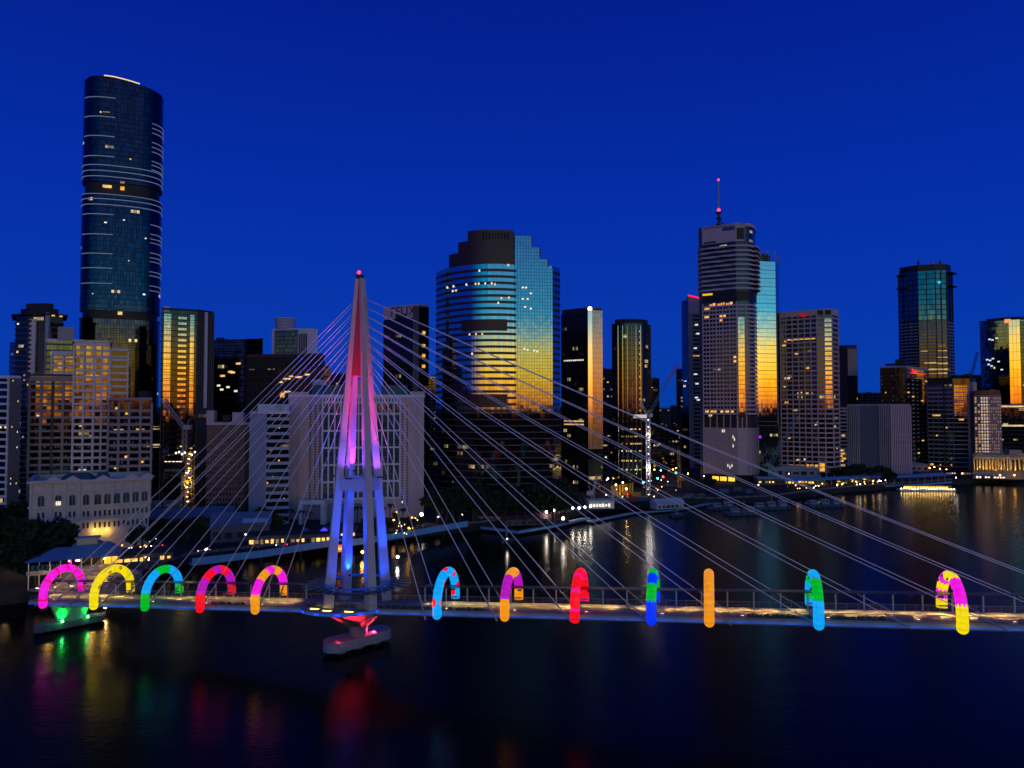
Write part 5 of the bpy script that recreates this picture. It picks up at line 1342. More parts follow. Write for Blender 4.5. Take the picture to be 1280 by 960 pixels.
# ---------------------------------------------------------------- right hand group
def right_group():
    d = 720.0; z = lambda y: zat(y, d)
    f = seg_angle(1046, d, [1060, 1072], [-50, 6], 500); b = Bld('office_tower', 'slim dark brown tower with a pale striped side behind the grid office', f, (14, 22), z(434), solid('brown tower wall', (.05, .035, .04), .6), roof=M_DARKC)
    b.slab(1, 0, 1, z(470), z(437), .3, M_PINKC, 'striped_side'); b.slab(1, 0, 1, GZ, z(470), .25, G_DARK, 'glass_side'); b.fins(1, 9, z(540), z(437), .35, .5, M_DARKC, 'fin'); b.block(.9, z(434), z(432), M_DARKC, 'crown')
    d = 690.0; z = lambda y: zat(y, d)
    f = seg_angle(1044, d, [1058], [-5], 540); b = Bld('office_building', 'lower pink banded office tucked beside the striped concrete block', f, (5, 20), z(511), G_DARK, roof=M_PINKC); b.bands(GZ, b.z1, 3.6, 1.6, .4, M_PINKC)
    for y, c in ((563, .3), (567, .6), (570, .4), (573, .7), (576, .5), (577, .2)): b.slab(0, c - .15, c + .2, z(y + 1), z(y - 1), .5, LITW[1], 'lit_window')
    d = 615.0; z = lambda y: zat(y, d)
    f = seg_angle(1060, d, [1074, 1100, 1114, 1138], [-36, -36, -34, 6], 540)
    b = Bld('office_building', 'windowless blue grey slab with striped pink and grey ends by the water', f, (12, 14), z(507), solid('blue grey panel', (.10, .13, .17), .7, var=.1), roof=M_GREYC)
    for k, n_, m in ((0, 6, M_GREYC), (2, 6, M_GREYC), (3, 11, solid('pink fin', (.62, .44, .50), .6))):
        b.slab(k, 0, 1, GZ + 3, z(508), .15, G_DARK0, 'glazed_strip'); b.fins(k, n_, GZ + 3, z(507), .8, .9, m, 'vertical_fin')
    b.slab(3, 0, 1, z(549), z(548), .95, M_GREYC, 'bridge_line')
    d = 668.0; z = lambda y: zat(y, d)
    f = seg_angle(1101, d, [1133, 1161], [-42, 42], 520)
    b = Bld('hotel', 'dark hotel tower with rows of pale balcony windows and a glowing red roof sign', f, (12, 18), z(460), G_DARK0, cat='hotel', roof=M_GREYC)
    b.bands(GZ, z(462), 4.15, .5, .3, M_DARKC)
    pale = solid('pale blind', (.40, .38, .40), .6)
    b.wins(1, 5, 23, GZ + 6, z(463), pale, .42, .34, lambda c, r: (random.choice(LITW[:2]) if random.random() < .05 else (True if random.random() < .93 else False)), 'balcony_window', .3)
    b.wins(0, 7, 23, GZ + 6, z(463), pale, .3, .3, lambda c, r: True if random.random() < .45 and c in (0, 6, 3) else (LITW[1] if random.random() < .03 else False), 'balcony_window', .3)
    b.slab(1, 0.02, 1, z(462), z(459), .4, M_GREYC, 'top_band'); b.slab(0, .2, 1.0, z(457), z(455), -12, M_DARKC, 'roof_deck'); b.slab(0, .6, .95, z(455), z(450), -9, M_DARKC, 'plant_room')
    RS = emit('red sign', (1.0, .025, .015), 1.8); p, rz, L_ = b.at(1, .25, z(464.2), .9)
    sg = link('roof_sign', MB().beam((0, 0, 2.0), (1.5, 0, -2.0), .5, .9).beam((1.5, 0, -2.0), (3.0, 0, 1.6), .5, .9).mesh('roof_sign', RS), b.root, p, rz)
    for i, hh in enumerate((1.6, 1.6, 3.2, 1.6, 1.6)):
        MB().box((4.1 + i * 1.75, 0, -1.7 + hh / 2), (1.35, .5, hh)).build('sign_letter', RS, sg)
    b.slab(1, .2, .85, z(467), z(466.4), .8, RS, 'sign_underline')
    d = 900.0; z = lambda y: zat(y, d)
    f = seg_angle(1124, d, [1136, 1148, 1170, 1184, 1191], [-62, -46, -22, -4, 40], 400)
    GS = glass('soleil glass', (.10, .16, .18), metal=1.0, rough=.05, cw=3.0, ch=6.4, line=(.06, .12), tilt=.006, lit=.01, tvar=.35)
    b = Bld('apartment_tower', 'tall teal glass apartment tower with jutting ledges and dark crown', f, (18, 26), z(343), GS, cat='skyscraper', parapet=False)
    b.block(.96, z(343), z(335), M_BLACK, 'crown')
    for i, x_ in enumerate((-.25, .1, .3)):
        MB().box((x_ * 50, -6, z(333) - GZ), (1.6, 1.6, 9)).build('roof_fin', M_GREYC if i == 1 else M_BLACK, b.root)
    for y in (346, 362):
        for k in (0, 4): b.slab(k, 0, 1, z(y) - .6, z(y) + .6, 6, M_BLACK, 'ledge')
    for k in range(5): b.slab(k, 0, 1, GZ, z(403), .2, G_DARK0, 'lower_glass')
    b.bands(z(470), z(404), 4.0, 1.4, .8, solid('pale balcony', (.30, .29, .30), .6), 'balcony_slab'); b.bands(z(403), z(345), 6.4, .6, .3, M_BLACK)
    for k in range(5): b.fins(k, 2, GZ, z(344), .7, .9, M_BLACK, 'pier')
    for k, f0, f1, y in ((2, .1, .5, 441), (3, .1, .8, 434), (3, .1, .9, 441), (3, 0, 1, 449), (3, 0, 1, 456), (2, .3, 1, 455), (2, .1, 1, 463), (3, 0, 1, 463), (3, 0, .9, 468), (2, .2, 1, 469)): b.slab(k, f0, f1, z(y + .9), z(y - .9), .5, emit('amber balcony', (1, .6, .12), .55, .5, .4), 'lit_floor')
    b.slab(3, .2, .5, z(359), z(356), .4, emit('cyan light', (0, .7, 1), .9), 'cyan_window')
    d = 665.0; z = lambda y: zat(y, d)
    f = seg_angle(1160, d, [1180, 1192, 1213, 1221], [-40, -40, -14, 40], 530)
    b = Bld('office_building', 'dark office with one face of golden window bands right of the hotel', f, (14, 20), z(474), G_DARK0, roof=M_DARKC)
    b.bands(GZ, z(480), 4.0, .9, .4, M_GREYC); b.fins(0, 3, GZ, z(480), .6, .5, M_MIDC); b.fins(1, 2, GZ, z(480), .6, .5, M_MIDC); b.slab(1, 0, .15, GZ, z(476), .6, M_BLACK, 'dark_recess')
    b.slab(2, .05, .85, z(520), z(482), .25, glass('gold band glass', (.40, .32, .23), metal=1, rough=.07, cw=2, ch=4, tilt=.006), 'gold_glass_bay'); b.slab(2, .85, 1, GZ, z(482), .5, M_PINKC, 'edge_pier')
    for k in (0, 1): b.slab(k, 0, 1, z(481), z(473), .6, M_BLACK, 'roof_screen')
    b.slab(3, 0, 1, GZ, z(478), .5, M_PINKC, 'end_wall')
    for k, f0, f1, y in ((0, .3, .8, 519), (1, .2, .35, 534), (0, .5, .6, 544), (2, .3, .6, 524), (0, .1, .3, 580)): b.slab(k, f0, f1, z(y + 1), z(y - .8), .5, LITW[1], 'lit_window')
    d = 640.0; z = lambda y: zat(y, d)
    f = seg_angle(1218, d, [1226, 1236, 1252], [-40, -16, 6], 530)
    b = Bld('apartment_block', 'brightly lit apartment block with orange roof above the columned customs hall', f, (10, 16), z(494), M_BEIGE2, roof=solid('rust roof', (.25, .09, .03), .7))
    lw = emit('bright room', (1.0, .60, .24), .6, .5, 1.0); lw2 = emit('bright room white', (1.0, .74, .52), .8, .4, 1.0)
    b.wins(0, 2, 20, GZ + 8, z(496), lw, .55, .6, lambda c, r: True if random.random() < .7 else False); b.wins(1, 3, 20, GZ + 8, z(496), lw2, .6, .6, lambda c, r: True if random.random() < .85 else lw)
    b.wins(2, 6, 20, GZ + 8, z(496), emit('dusty room', (1.0, .5, .3), .35, .5, 1.0), .4, .5, lambda c, r: True if random.random() < .75 else False)
    b.bands(GZ + 6, z(496), (z(496) - GZ - 8) / 20, .5, .4, M_BEIGE2); b.block(.95, z(494), z(488), solid('rust roof', (.25, .09, .03), .7), 'roof_storey')
    d = 760.0; z = lambda y: zat(y, d)
    f = seg_angle(1226, d, [1262, 1276, 1310], [-52, -24, 6], 470)
    b = Bld('office_tower', 'dark blue glass tower with one blazing yellow face at the right end of the skyline', f, (16, 20), z(403), G_BLUE, cat='office tower', roof=M_DARKC)
    b.slab(1, 0, 1, z(505), z(403), .3, glass('blaze mirror', (.62, .58, .52), metal=1, rough=.03, cw=3.3, ch=9, line=(.07, .03), tilt=.003, tvar=.06), 'mirror_face'); b.slab(2, 0, 1, GZ, z(405), .3, G_TEAL, 'teal_side')
    b.slab(1, -.35, .2, z(406.5), z(402), .7, emit('orange sign', (1, .22, .02), 1.6), 'roof_sign'); b.block(.8, z(403), z(399), M_DARKC, 'plant_room')
    for f0, y in ((.3, 425), (.4, 426), (.55, 424), (.2, 450), (.3, 451), (.4, 449), (.6, 453), (.25, 456), (.35, 458), (.7, 463)): b.slab(0, f0, f0 + .08, z(y + .8), z(y - .8), .35, LITCOOL, 'lit_window')
    d = 690.0; z = lambda y: zat(y, d)
    f = seg_angle(1248, d, [1330], [-6], 540)
    b = Bld('office_building', 'low dark office with pale lit floor lines under the yellow faced tower', f, (10, 20), z(507), G_DARK, roof=M_MIDC); b.bands(GZ, b.z1, 4, .8, .3, M_DARKC)
    for y in (508, 532): b.slab(0, 0, .5, z(y + 1), z(y - 1), .6, emit('pale floor line', (1, .75, .35), .7, .4, .3), 'lit_floor')
right_group()

def customs():
    d = 585.0; z = lambda y: zat(y, d)
    f = seg_angle(1216, d, [1232, 1262, 1290], [-10, -10, -10], 580)
    CU = solid('golden sandstone', (.50, .40, .26), .8, var=.15)
    b = Bld('customs_hall', 'gold floodlit classical hall with columns and pediments on the far bank', f, (6, 24), z(570), CU)
    for k, n_ in ((0, 4), (1, 8), (2, 5)):
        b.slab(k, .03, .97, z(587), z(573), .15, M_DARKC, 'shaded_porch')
        a, bb, dd, nn, L_ = b.edge(k)
        for i in range(n_ + 1):
            p = a + dd * (L_ * (i + .1) / (n_ + .2)) + nn * 1.2
            MB().prism([(p.x + .6 * math.cos(q), p.y + .6 * math.sin(q)) for q in [2 * math.pi * j / 10 for j in range(10)]], z(588) - GZ, z(573) - GZ).build('column', CU, b.root)
        b.slab(k, 0, 1, z(573.5), z(570.5), 1.9, CU, 'entablature')
    for k in (0, 2):
        p, rz, L_ = b.at(k, .5, z(570.4), 1.0)
        link('pediment', MB().hexa([(-L_ / 2, -.8, 0), (L_ / 2, -.8, 0), (L_ / 2, 3, 0), (-L_ / 2, 3, 0)], [(-.1, -.8, 3.2), (.1, -.8, 3.2), (.1, 3, 3.2), (-.1, 3, 3.2)]).mesh('pediment', CU), b.root, p, rz)
    b.slab(2, .0, .55, z(570), z(562), -8, CU, 'attic')
    for k, n_ in ((0, 2), (1, 4), (2, 3)):
        for i in range(n_):
            p, rz, L_ = b.at(k, (i + .5) / n_, z(589), 3.6)
            q_ = MB().box(p, (.6, .6, .5)).build('ground_floodlight', M_DARKC, b.root)
            l_ = lamp('floodlight_lamp', 'SPOT', p + Vector((0, 0, .6)), (1.0, .55, .05), 2200, None, .3, 110, .7, q_); tgt = b.at(k, (i + .5) / n_, z(572), 0)[0]
            l_.rotation_euler = (tgt - (p + Vector((0, 0, .6)))).to_track_quat('-Z', 'Y').to_euler()
customs()

# ---------------------------------------------------------------- anonymous far blocks
def far_blocks():
    spec = [(748, 767, 462, 760, 18, 'between the pink sided tower and the column tower'), (812, 824, 474, 800, -6, 'touching the right side of the column tower'), (824, 852, 512, 1500, 0, 'lowest in the sky gap behind the tower crane'),
            (838, 858, 508, 1100, 4, 'in the sky gap left of the red edged tower'), (846, 856, 462, 900, 0, 'thin and touching the red edged tower'), (520, 546, 470, 900, 0, 'between the lettered tower and the bowed tower'), (528, 548, 540, 520, 5, 'between the hotel end wall and the bowed tower'),
            (160, 206, 520, 430, 20, 'below the tallest tower'), (300, 330, 520, 700, 8, 'above the plum brown office'), (396, 440, 468, 800, 5, 'behind the hotel roof screens'), (640, 705, 560, 560, 0, 'behind the foot of the bowed tower'),
            (955, 980, 560, 720, 0, 'behind the foot of the mirror tower'), (1066, 1110, 492, 900, 0, 'rising just over the windowless slab'), (1010, 1060, 520, 1000, 0, 'behind the broad grid office'), (1190, 1230, 470, 820, -10, 'behind the gold banded office'),
            (770, 800, 520, 700, 0, 'behind the foot of the column tower'), (810, 850, 535, 640, -8, 'behind the lit crane mast'), (690, 760, 552, 640, 0, 'behind the foot of the pink sided tower'), (1270, 1300, 470, 1000, 0, 'beyond the yellow faced tower'),
            (-170, -46, 505, 430, 20, 'left of the white banded block'), (-330, -180, 480, 520, 25, 'standing well left of the park'), (1332, 1440, 515, 720, -8, 'right of the columned hall'), (1450, 1600, 490, 860, -10, 'downstream of the columned hall')]
    wallm = [solid('far wall a', (.06, .055, .065), .8), solid('far wall b', (.035, .035, .045), .8), solid('far wall c', (.09, .075, .08), .8)]
    for i, (x0, x1, y, d, a, where) in enumerate(spec):
        f = seg_angle(x0, d, [x1], [a], 520)
        b = Bld('city_block', 'dark city block, ' + where, f, (0, 22), zat(y, d), G_DARK, group='distant dark city blocks', roof=wallm[i % 3])
        b.bands(GZ, b.z1, 3.8, .9, .3, wallm[i % 3]); L_ = b.edge(0)[4]
        b.fins(0, max(2, int(L_ / 6)), GZ, b.z1, .8, .4, wallm[i % 3]); b.roofkit(1)
        b.wins(0, max(2, int(L_ / 4)), max(3, int((b.z1 - GZ) / 3.8)), GZ, b.z1, None, .4, .35, few(.05))
far_blocks()
# ================================================================= TREES
M_LEAF = solid('dark foliage', (0.022, 0.040, 0.018), 0.8, var=0.5, scale=0.6, spec=0.2)
M_LEAF2 = solid('olive foliage', (0.045, 0.055, 0.020), 0.8, var=0.5, scale=0.6, spec=0.2)
M_BARK = solid('bark', (0.06, 0.045, 0.035), 0.9)
def crown_mesh(seed, rx, rz, n, mat, sz=.55):
    rnd = random.Random(seed); mb = MB(); lobes = []
    for i in range(9):
        a = rnd.uniform(0, 6.28); r = rnd.uniform(.2, .75)
        lobes.append((Vector((r * math.cos(a) * rx, r * math.sin(a) * rx, rnd.uniform(-.45, .55) * rz)), rnd.uniform(.3, .55)))
    for k in range(n):
        c, s_ = rnd.choice(lobes)
        v = Vector((rnd.gauss(0, 1), rnd.gauss(0, 1), rnd.gauss(0, 1))).normalized() * (rnd.random() ** .4)
        p = c + Vector((v.x * rx * s_, v.y * rx * s_, v.z * rz * s_))
        d = Vector((rnd.gauss(0, 1), rnd.gauss(0, 1), rnd.gauss(0, .7))).normalized(); e = d.orthogonal().normalized()
        f = d.cross(e); w = sz * rnd.uniform(.5, 1.3)
        mb.quad(p - e * w - f * w * .6, p + e * w - f * w * .5, p + e * w * .8 + f * w * .6, p - e * w * .9 + f * w * .5)
    return mb.mesh('crown', mat)
def trunk_mesh(h, r):
    mb = MB(); mb.tube([(0, 0, -.3), (.1, 0, h * .5), (0, .1, h)], [r, r * .8, r * .55], 8)
    for a in (0.4, 2.3, 4.2): mb.tube([(0, 0, h * .7), (math.cos(a) * h * .3, math.sin(a) * h * .3, h * 1.15)], [r * .5, r * .2], 6)
    return mb.mesh('trunk', M_BARK)
CR_ = [crown_mesh(1, 4.6, 3.6, 900, M_LEAF), crown_mesh(2, 5.4, 4.4, 1100, M_LEAF), crown_mesh(3, 4.0, 3.8, 800, M_LEAF2), crown_mesh(4, 3.0, 2.6, 600, M_LEAF2, .4)]
TR_ = trunk_mesh(4.5, .35)
def tree(p, k, label, group, s=1.0):
    t = thing('tree', label, 'tree', p, random.uniform(0, 6.28), group); t.scale = (s, s, s * random.uniform(.85, 1.15))
    link('trunk', TR_, t); link('crown', CR_[k], t, (0, 0, 6.3))
    return t
def trees(box, n, label, group, s=(.8, 1.3), ks=(0, 1, 2)):
    x0, y0, x1, y1 = box; rnd = random.Random(hash((x0, y0, n)) % 9999)
    for i in range(n):
        x = x0 + (x1 - x0) * (i + rnd.uniform(.1, .9)) / n; y = rnd.uniform(y0, y1)
        tree(at_z(x, y, GZ), rnd.choice(ks), label, group, rnd.uniform(*s))
trees((-30, 700, 100, 735), 9, 'dense dark tree in the park left of the blue roofed pavilion', 'park trees by the pavilion', (1.2, 1.9), (0, 1))
trees((-30, 668, 34, 690), 4, 'dark tree behind the park, below the white banded block', 'trees behind the park', (1.2, 1.8), (0, 1))
trees((148, 668, 240, 690), 7, 'street tree right of the cream heritage building', 'street trees by the heritage building', (.7, 1.1))
trees((235, 650, 352, 676), 10, 'dark tree in front of the plum brown office', 'trees below the plum brown office', (.7, 1.2))
trees((455, 658, 535, 668), 7, 'leafy tree in the lit garden at the hotel foot', 'hotel garden trees', (.6, 1.0), (2, 3))
trees((540, 648, 715, 655), 16, 'big dark tree in the row before the bowed tower', 'dark trees before the bowed tower', (1.2, 2.0), (0, 1))
trees((575, 632, 720, 642), 10, 'tall dark tree behind the front row by the bowed tower', 'second row of trees by the bowed tower', (1.3, 1.9), (0, 1))
trees((1045, 600, 1108, 605), 5, 'dark tree before the windowless blue grey slab', 'trees by the windowless slab', (1.1, 1.6), (0, 1))
trees((1108, 606, 1112, 607), 1, 'lone round tree between the ferry wharf roofs', None, (1.0, 1.05), (1,))
trees((860, 612, 890, 618), 3, 'small dark tree left of the spire tower foot', 'trees by the spire tower', (.9, 1.2), (0, 1))
trees((1225, 596, 1290, 598), 5, 'low dark tree before the gold columned hall', 'trees before the columned hall', (.6, .8), (0, 2))
# palms
def palm_parts(seed, h=8.5):
    rnd = random.Random(seed)
    t = MB().tube([(0, 0, -.3), (.15, 0, h * .5), (.35, .1, h)], [.28, .2, .17], 7).mesh('trunk', M_BARK); fr = []
    for i in range(13):
        a = 2 * math.pi * i / 13 + rnd.uniform(-.15, .15); up = rnd.uniform(.1, .9); mb = MB(); L_ = rnd.uniform(2.6, 3.4); prev = None
        for k in range(6):
            q_ = k / 5; r = L_ * q_; z = up * 1.6 * q_ - 2.4 * q_ * q_
            c = Vector((.35 + math.cos(a) * r, .1 + math.sin(a) * r, h + z)); w = .34 * math.sin(math.pi * min(1, q_ * .8 + .18)); sd_ = Vector((-math.sin(a), math.cos(a), 0)) * w
            if prev: mb.quad(prev[0], prev[1], c + sd_ + Vector((0, 0, -.15)), c - sd_ + Vector((0, 0, -.15)))
            prev = (c - sd_ + Vector((0, 0, -.15)), c + sd_ + Vector((0, 0, -.15)))
        fr.append(mb.mesh('frond', M_LEAF))
    return t, fr
PT, PF = palm_parts(5)
def palm(p, label, group, s=1.0):
    t = thing('palm_tree', label, 'palm', p, random.uniform(0, 6), group); t.scale = (s, s, s); link('trunk', PT, t)
    for f in PF: link('frond', f, t)
for x, y in ((365, 662), (378, 664), (388, 660), (436, 664), (446, 662), (476, 660), (487, 658), (503, 662), (300, 668), (326, 664)):
    palm(at_z(x, y, GZ), 'palm tree on the terrace below the white hotel', 'palms below the hotel', random.uniform(.9, 1.3))
# ================================================================= LAMPS
def lampmats():
    return {'white': emit('lamp white', (1, .86, .70), 18), 'warm': emit('lamp warm', (1, .62, .22), 36), 'amber': emit('lamp amber', (1, .42, .05), 30), 'red': emit('lamp red', (1, .02, .02), 22), 'green': emit('lamp green', (.05, 1, .45), 16), 'blue': emit('lamp blue', (.05, .2, 1), 20), 'pink': emit('lamp pink', (1, .1, .6), 14)}
LM = lampmats()
LMS = {'white': emit('small lamp white', (1, .90, .78), 7), 'warm': emit('small lamp warm', (1, .58, .18), 6.5), 'amber': emit('small lamp amber', (1, .42, .05), 6), 'red': emit('small lamp red', (1, .02, .02), 7), 'green': LM['green'], 'blue': LM['blue'], 'pink': LM['pink']}
lamp_cache = {}
def street_lamp(x, y, col_, label, group, h=6.0, r=.42, light=0.0, base=None):
    p = base or at_z(x, y, GZ + h); z = p.z
    g = thing('street_lamp', label, 'lamp', (p.x, p.y, z - h), 0, group)
    key = (col_, round(h, 1), round(r, 2))
    sm_ = LMS if r < .45 else LM
    if key not in lamp_cache:
        lamp_cache[key] = (MB().tube([(0, 0, 0), (0, 0, h)], [.11, .07], 6).mesh('post', M_DARKS), MB().sphere((0, 0, h), r, 8, 6).mesh('lamp_head', sm_[col_]))
    link('post', lamp_cache[key][0], g); link('lamp_head', lamp_cache[key][1], g)
    if light:
        c = {'white': (1, .9, .8), 'warm': (1, .62, .25), 'amber': (1, .45, .08), 'red': (1, .05, .03), 'green': (.1, 1, .5), 'blue': (.1, .3, 1), 'pink': (1, .1, .6)}[col_]
        lamp('lamp_light', 'POINT', (0, -.6, h - .2), c, light, size=.4, parent=g)
    return g
for x, y in ((28, 688), (3, 697), (10, 703)): street_lamp(x, y, 'warm', 'warm lamp among the dark park trees', 'park lamps', 4.5, .4, 300)
for x, y in ((3, 634), (13, 639), (22, 636), (30, 634), (9, 640)): street_lamp(x, y, 'amber', 'amber lamp on the street behind the park', 'lamps behind the park', 5, .3)
for x, y in ((247, 636), (215, 610), (221, 619), (228, 619), (252, 620), (257, 687), (297, 624), (307, 668), (259, 686), (325, 626), (345, 600), (356, 624), (206, 591), (322, 508)): street_lamp(x, y, 'white', 'small white lamp in the streets below the brown offices', 'white street lamps on the left bank', 5, .32)
for x, y in ((408, 629), (414, 628), (472, 625), (496, 640), (515, 647), (505, 652), (511, 660), (492, 650)): street_lamp(x, y, 'amber', 'amber garden lamp at the hotel foot', 'hotel garden lamps', 4, .42, 160)
street_lamp(527, 643, 'white', 'bright white lamp at the right corner of the hotel', None, 5, .8, 500)
for x, y in ((548, 646), (578, 643), (520, 655)): street_lamp(x, y, 'warm', 'warm lamp on the walkway right of the hotel', 'walkway lamps by the hotel', 4, .36, 100)
for x, y in ((683, 640), (692, 638), (707, 636), (716, 635), (724, 635), (731, 634), (738, 633)): street_lamp(x, y, 'white' if x != 707 else 'warm', 'bright festoon lamp along the jetty roof', 'festoon lamps on the jetty', 4, .62, 450)
street_lamp(704, 648, 'white', 'white floodlamp on the jetty edge facing the river', None, 4, .7, 900)
for x, y in ((833, 556), (834, 569), (830, 579), (797, 547), (829, 596)): street_lamp(x, y, 'red', 'red traffic light behind the crane site', 'red traffic lights', 6, .75)
for x, y in ((822, 598), (845, 591), (826, 588), (804, 603)): street_lamp(x, y, 'green', 'green traffic light behind the crane site', 'green traffic lights', 6, .6)
for x, y in ((838, 560), (826, 567), (845, 585), (818, 587), (860, 592), (841, 587), (851, 596), (778, 594), (790, 592), (835, 575)): street_lamp(x, y, 'amber', 'amber street lamp on the road behind the crane site', 'amber road lamps', 6, .5, 250)
for x, y in ((880, 595), (937, 585), (948, 606), (973, 588), (979, 587), (986, 592), (992, 577), (1160, 575), (1195, 597), (1212, 582)): street_lamp(x, y, 'white', 'white quay lamp between the tower feet', 'white quay lamps', 5, .4, 120)
for x, y in ((1228, 592), (1236, 590), (1244, 592), (1250, 594), (1175, 586), (1183, 587), (1118, 586), (1126, 585), (1162, 585), (1168, 584), (1268, 594), (1262, 592)): street_lamp(x, y, 'amber', 'amber lamp on the quay by the columned hall', 'amber quay lamps', 4, .45, 120)
for x, y in ((740, 600), (747, 603), (760, 598), (770, 606), (783, 611)): street_lamp(x, y, 'warm', 'warm work lamp on the construction quay', 'construction work lamps', 5, .5, 900)
rl = random.Random(3)
for i in range(34):
    x = rl.uniform(992, 1108); street_lamp(x, 611.5 - (x - 992) * .07 + rl.uniform(-5, 0), rl.choice(('warm', 'amber', 'warm', 'white')), 'small warm lamp on the terrace of the lit wharf restaurant', 'wharf terrace lamps', 2.2, rl.uniform(.22, .42), 60 if i % 4 == 0 else 0)
for i in range(26):
    x = rl.uniform(140, 192); street_lamp(x, rl.uniform(681, 700), rl.choice(('warm', 'amber', 'warm', 'white')), 'small warm lamp on the cafe terrace behind the yellow arch', 'cafe terrace lamps', 2.2, rl.uniform(.16, .30), 50 if i % 5 == 0 else 0)
for i in range(22):
    x = rl.uniform(745, 850); street_lamp(x, rl.uniform(600, 622), rl.choice(('warm', 'amber', 'red', 'white')), 'small work lamp among the crane site machines', 'crane site lamps', 2.5, rl.uniform(.2, .38), 150 if i % 4 == 0 else 0)
for i in range(18):
    x = rl.uniform(486, 524); street_lamp(x, rl.uniform(644, 668), rl.choice(('warm', 'amber', 'white')), 'tiny fairy light in the hotel garden trees', 'hotel garden fairy lights', 3, rl.uniform(.14, .26), 0)
# ================================================================= RIVERSIDE STRUCTURES
M_WALKW = solid('pale walkway panel', (.20, .46, .66), .6, var=.1)
def walkway(name, label, pts, zdk, wid, par_h, roof=None):
    P = [at_z(x, y, zdk) for x, y in pts]; r = thing(name, label, 'walkway', (P[0].x, P[0].y, 0))
    for a, b in zip(P[:-1], P[1:]):
        L_ = (b - a).length; n = max(1, int(L_ / 7)); d = (b - a).normalized(); nn = Vector((-d.y, d.x, 0))
        for i in range(n):
            p, q_ = a + d * (L_ * i / n), a + d * (L_ * (i + 1) / n - .12); o = -Vector((P[0].x, P[0].y, 0))
            MB().hexa([p + o - Vector((0, 0, .5)), q_ + o - Vector((0, 0, .5)), q_ + o + nn * wid - Vector((0, 0, .5)), p + o + nn * wid - Vector((0, 0, .5))], [p + o, q_ + o, q_ + o + nn * wid, p + o + nn * wid]).build('deck_slab', M_CONC, r)
            if par_h: MB().beam(p + o + Vector((0, 0, par_h / 2 - .3)), q_ + o + Vector((0, 0, par_h / 2 - .3)), .25, par_h).build('parapet_panel', M_WALKW, r)
            if roof:
                MB().hexa([p + o + Vector((0, 0, roof)) - nn * .8, q_ + o + Vector((0, 0, roof)) - nn * .8, q_ + o + nn * (wid + .5) + Vector((0, 0, roof + .9)), p + o + nn * (wid + .5) + Vector((0, 0, roof + .9))],
                          [p + o + Vector((0, 0, roof + .25)) - nn * .8, q_ + o + Vector((0, 0, roof + .25)) - nn * .8, q_ + o + nn * (wid + .5) + Vector((0, 0, roof + 1.15)), p + o + nn * (wid + .5) + Vector((0, 0, roof + 1.15))]).build('roof_panel', M_WALKW, r)
                MB().beam(p + o + nn * .3, p + o + nn * .3 + Vector((0, 0, roof)), .2).build('roof_post', M_WHITE, r)
            if i % 2 == 0:
                c = p + o + nn * wid * .5; MB().tube([(c.x, c.y, -3), (c.x, c.y, zdk - .5)], .45, 8).build('pile', M_DARKC, r)
    return r
walkway('river_walkway', 'long pale blue riverside walkway on piles below the hotel', [(240, 706), (330, 695), (425, 680), (440, 681), (500, 672), (585, 657)], 4.6, 4.5, 2.6)
walkway('jetty', 'angled jetty with a pale blue edge right of the hotel walkway', [(601, 660), (648, 666), (690, 659), (738, 648)], 1.6, 5.5, 1.0)
walkway('river_walkway', 'curving low quay edge of the construction site', [(740, 652), (795, 641), (838, 638), (868, 634), (891, 629)], 1.2, 4, .5)
walkway('river_walkway', 'white roofed wharf walkway before the windowless slab', [(985, 611), (1040, 608), (1095, 605)], 3.2, 7, 0, 5.2)
walkway('river_walkway', 'white flat roofed ferry wharf left of the quay lamps', [(1098, 608), (1148, 606), (1190, 603)], 2.6, 8, 1.0, 6.0)
def boxhouse(name, label, x, y, zb, size, wall, roofm, ang=0.0, roof='flat', lit_=None, cat='building', nwin=4, pitch=1.6):
    p = at_z(x, y, zb); r = thing(name, label, cat, (p.x, p.y, zb), R(ang)); w, dp, h = size
    MB().box((0, dp / 2, h / 2), (w, dp, h)).build('wall', wall, r)
    if roof == 'flat': MB().box((0, dp / 2 - .2, h + .25), (w + 1.2, dp + 1.2, .45)).build('roof', roofm, r)
    elif roof == 'hip':
        MB().hexa([(-w / 2 - .8, -.8, h), (w / 2 + .8, -.8, h), (w / 2 + .8, dp + .8, h), (-w / 2 - .8, dp + .8, h)], [(-w * .25, dp * .45, h + pitch), (w * .25, dp * .45, h + pitch), (w * .25, dp * .55, h + pitch), (-w * .25, dp * .55, h + pitch)]).build('roof', roofm, r)
    elif roof == 'gable':
        MB().hexa([(-w / 2 - .6, -.7, h), (w / 2 + .6, -.7, h), (w / 2 + .6, dp + .7, h), (-w / 2 - .6, dp + .7, h)], [(-w / 2 - .6, dp * .48, h + pitch), (w / 2 + .6, dp * .48, h + pitch), (w / 2 + .6, dp * .52, h + pitch), (-w / 2 - .6, dp * .52, h + pitch)]).build('roof', roofm, r)
    u = -w / 2 + .3; rnd = random.Random(int(x * 7 + y))
    if lit_: nwin = int(nwin * 1.7)
    cell = (w - .6) / nwin
    for i in range(nwin):
        m = lit_ if lit_ and rnd.random() < .6 else (LITW[3] if lit_ and rnd.random() < .5 else M_DARKC)
        ww, hh = cell * rnd.uniform(.35, .85), h * rnd.uniform(.22, .46)
        o = MB().box((u + cell * (i + .5), -.05, h * .42), (ww, .25, hh)).build('window', m, r)
        MB().box((u + cell * (i + .5), -.12, h * .42 - hh / 2 - .1), (ww + .2, .3, .15)).build('sill', M_MIDC, o)
    return r
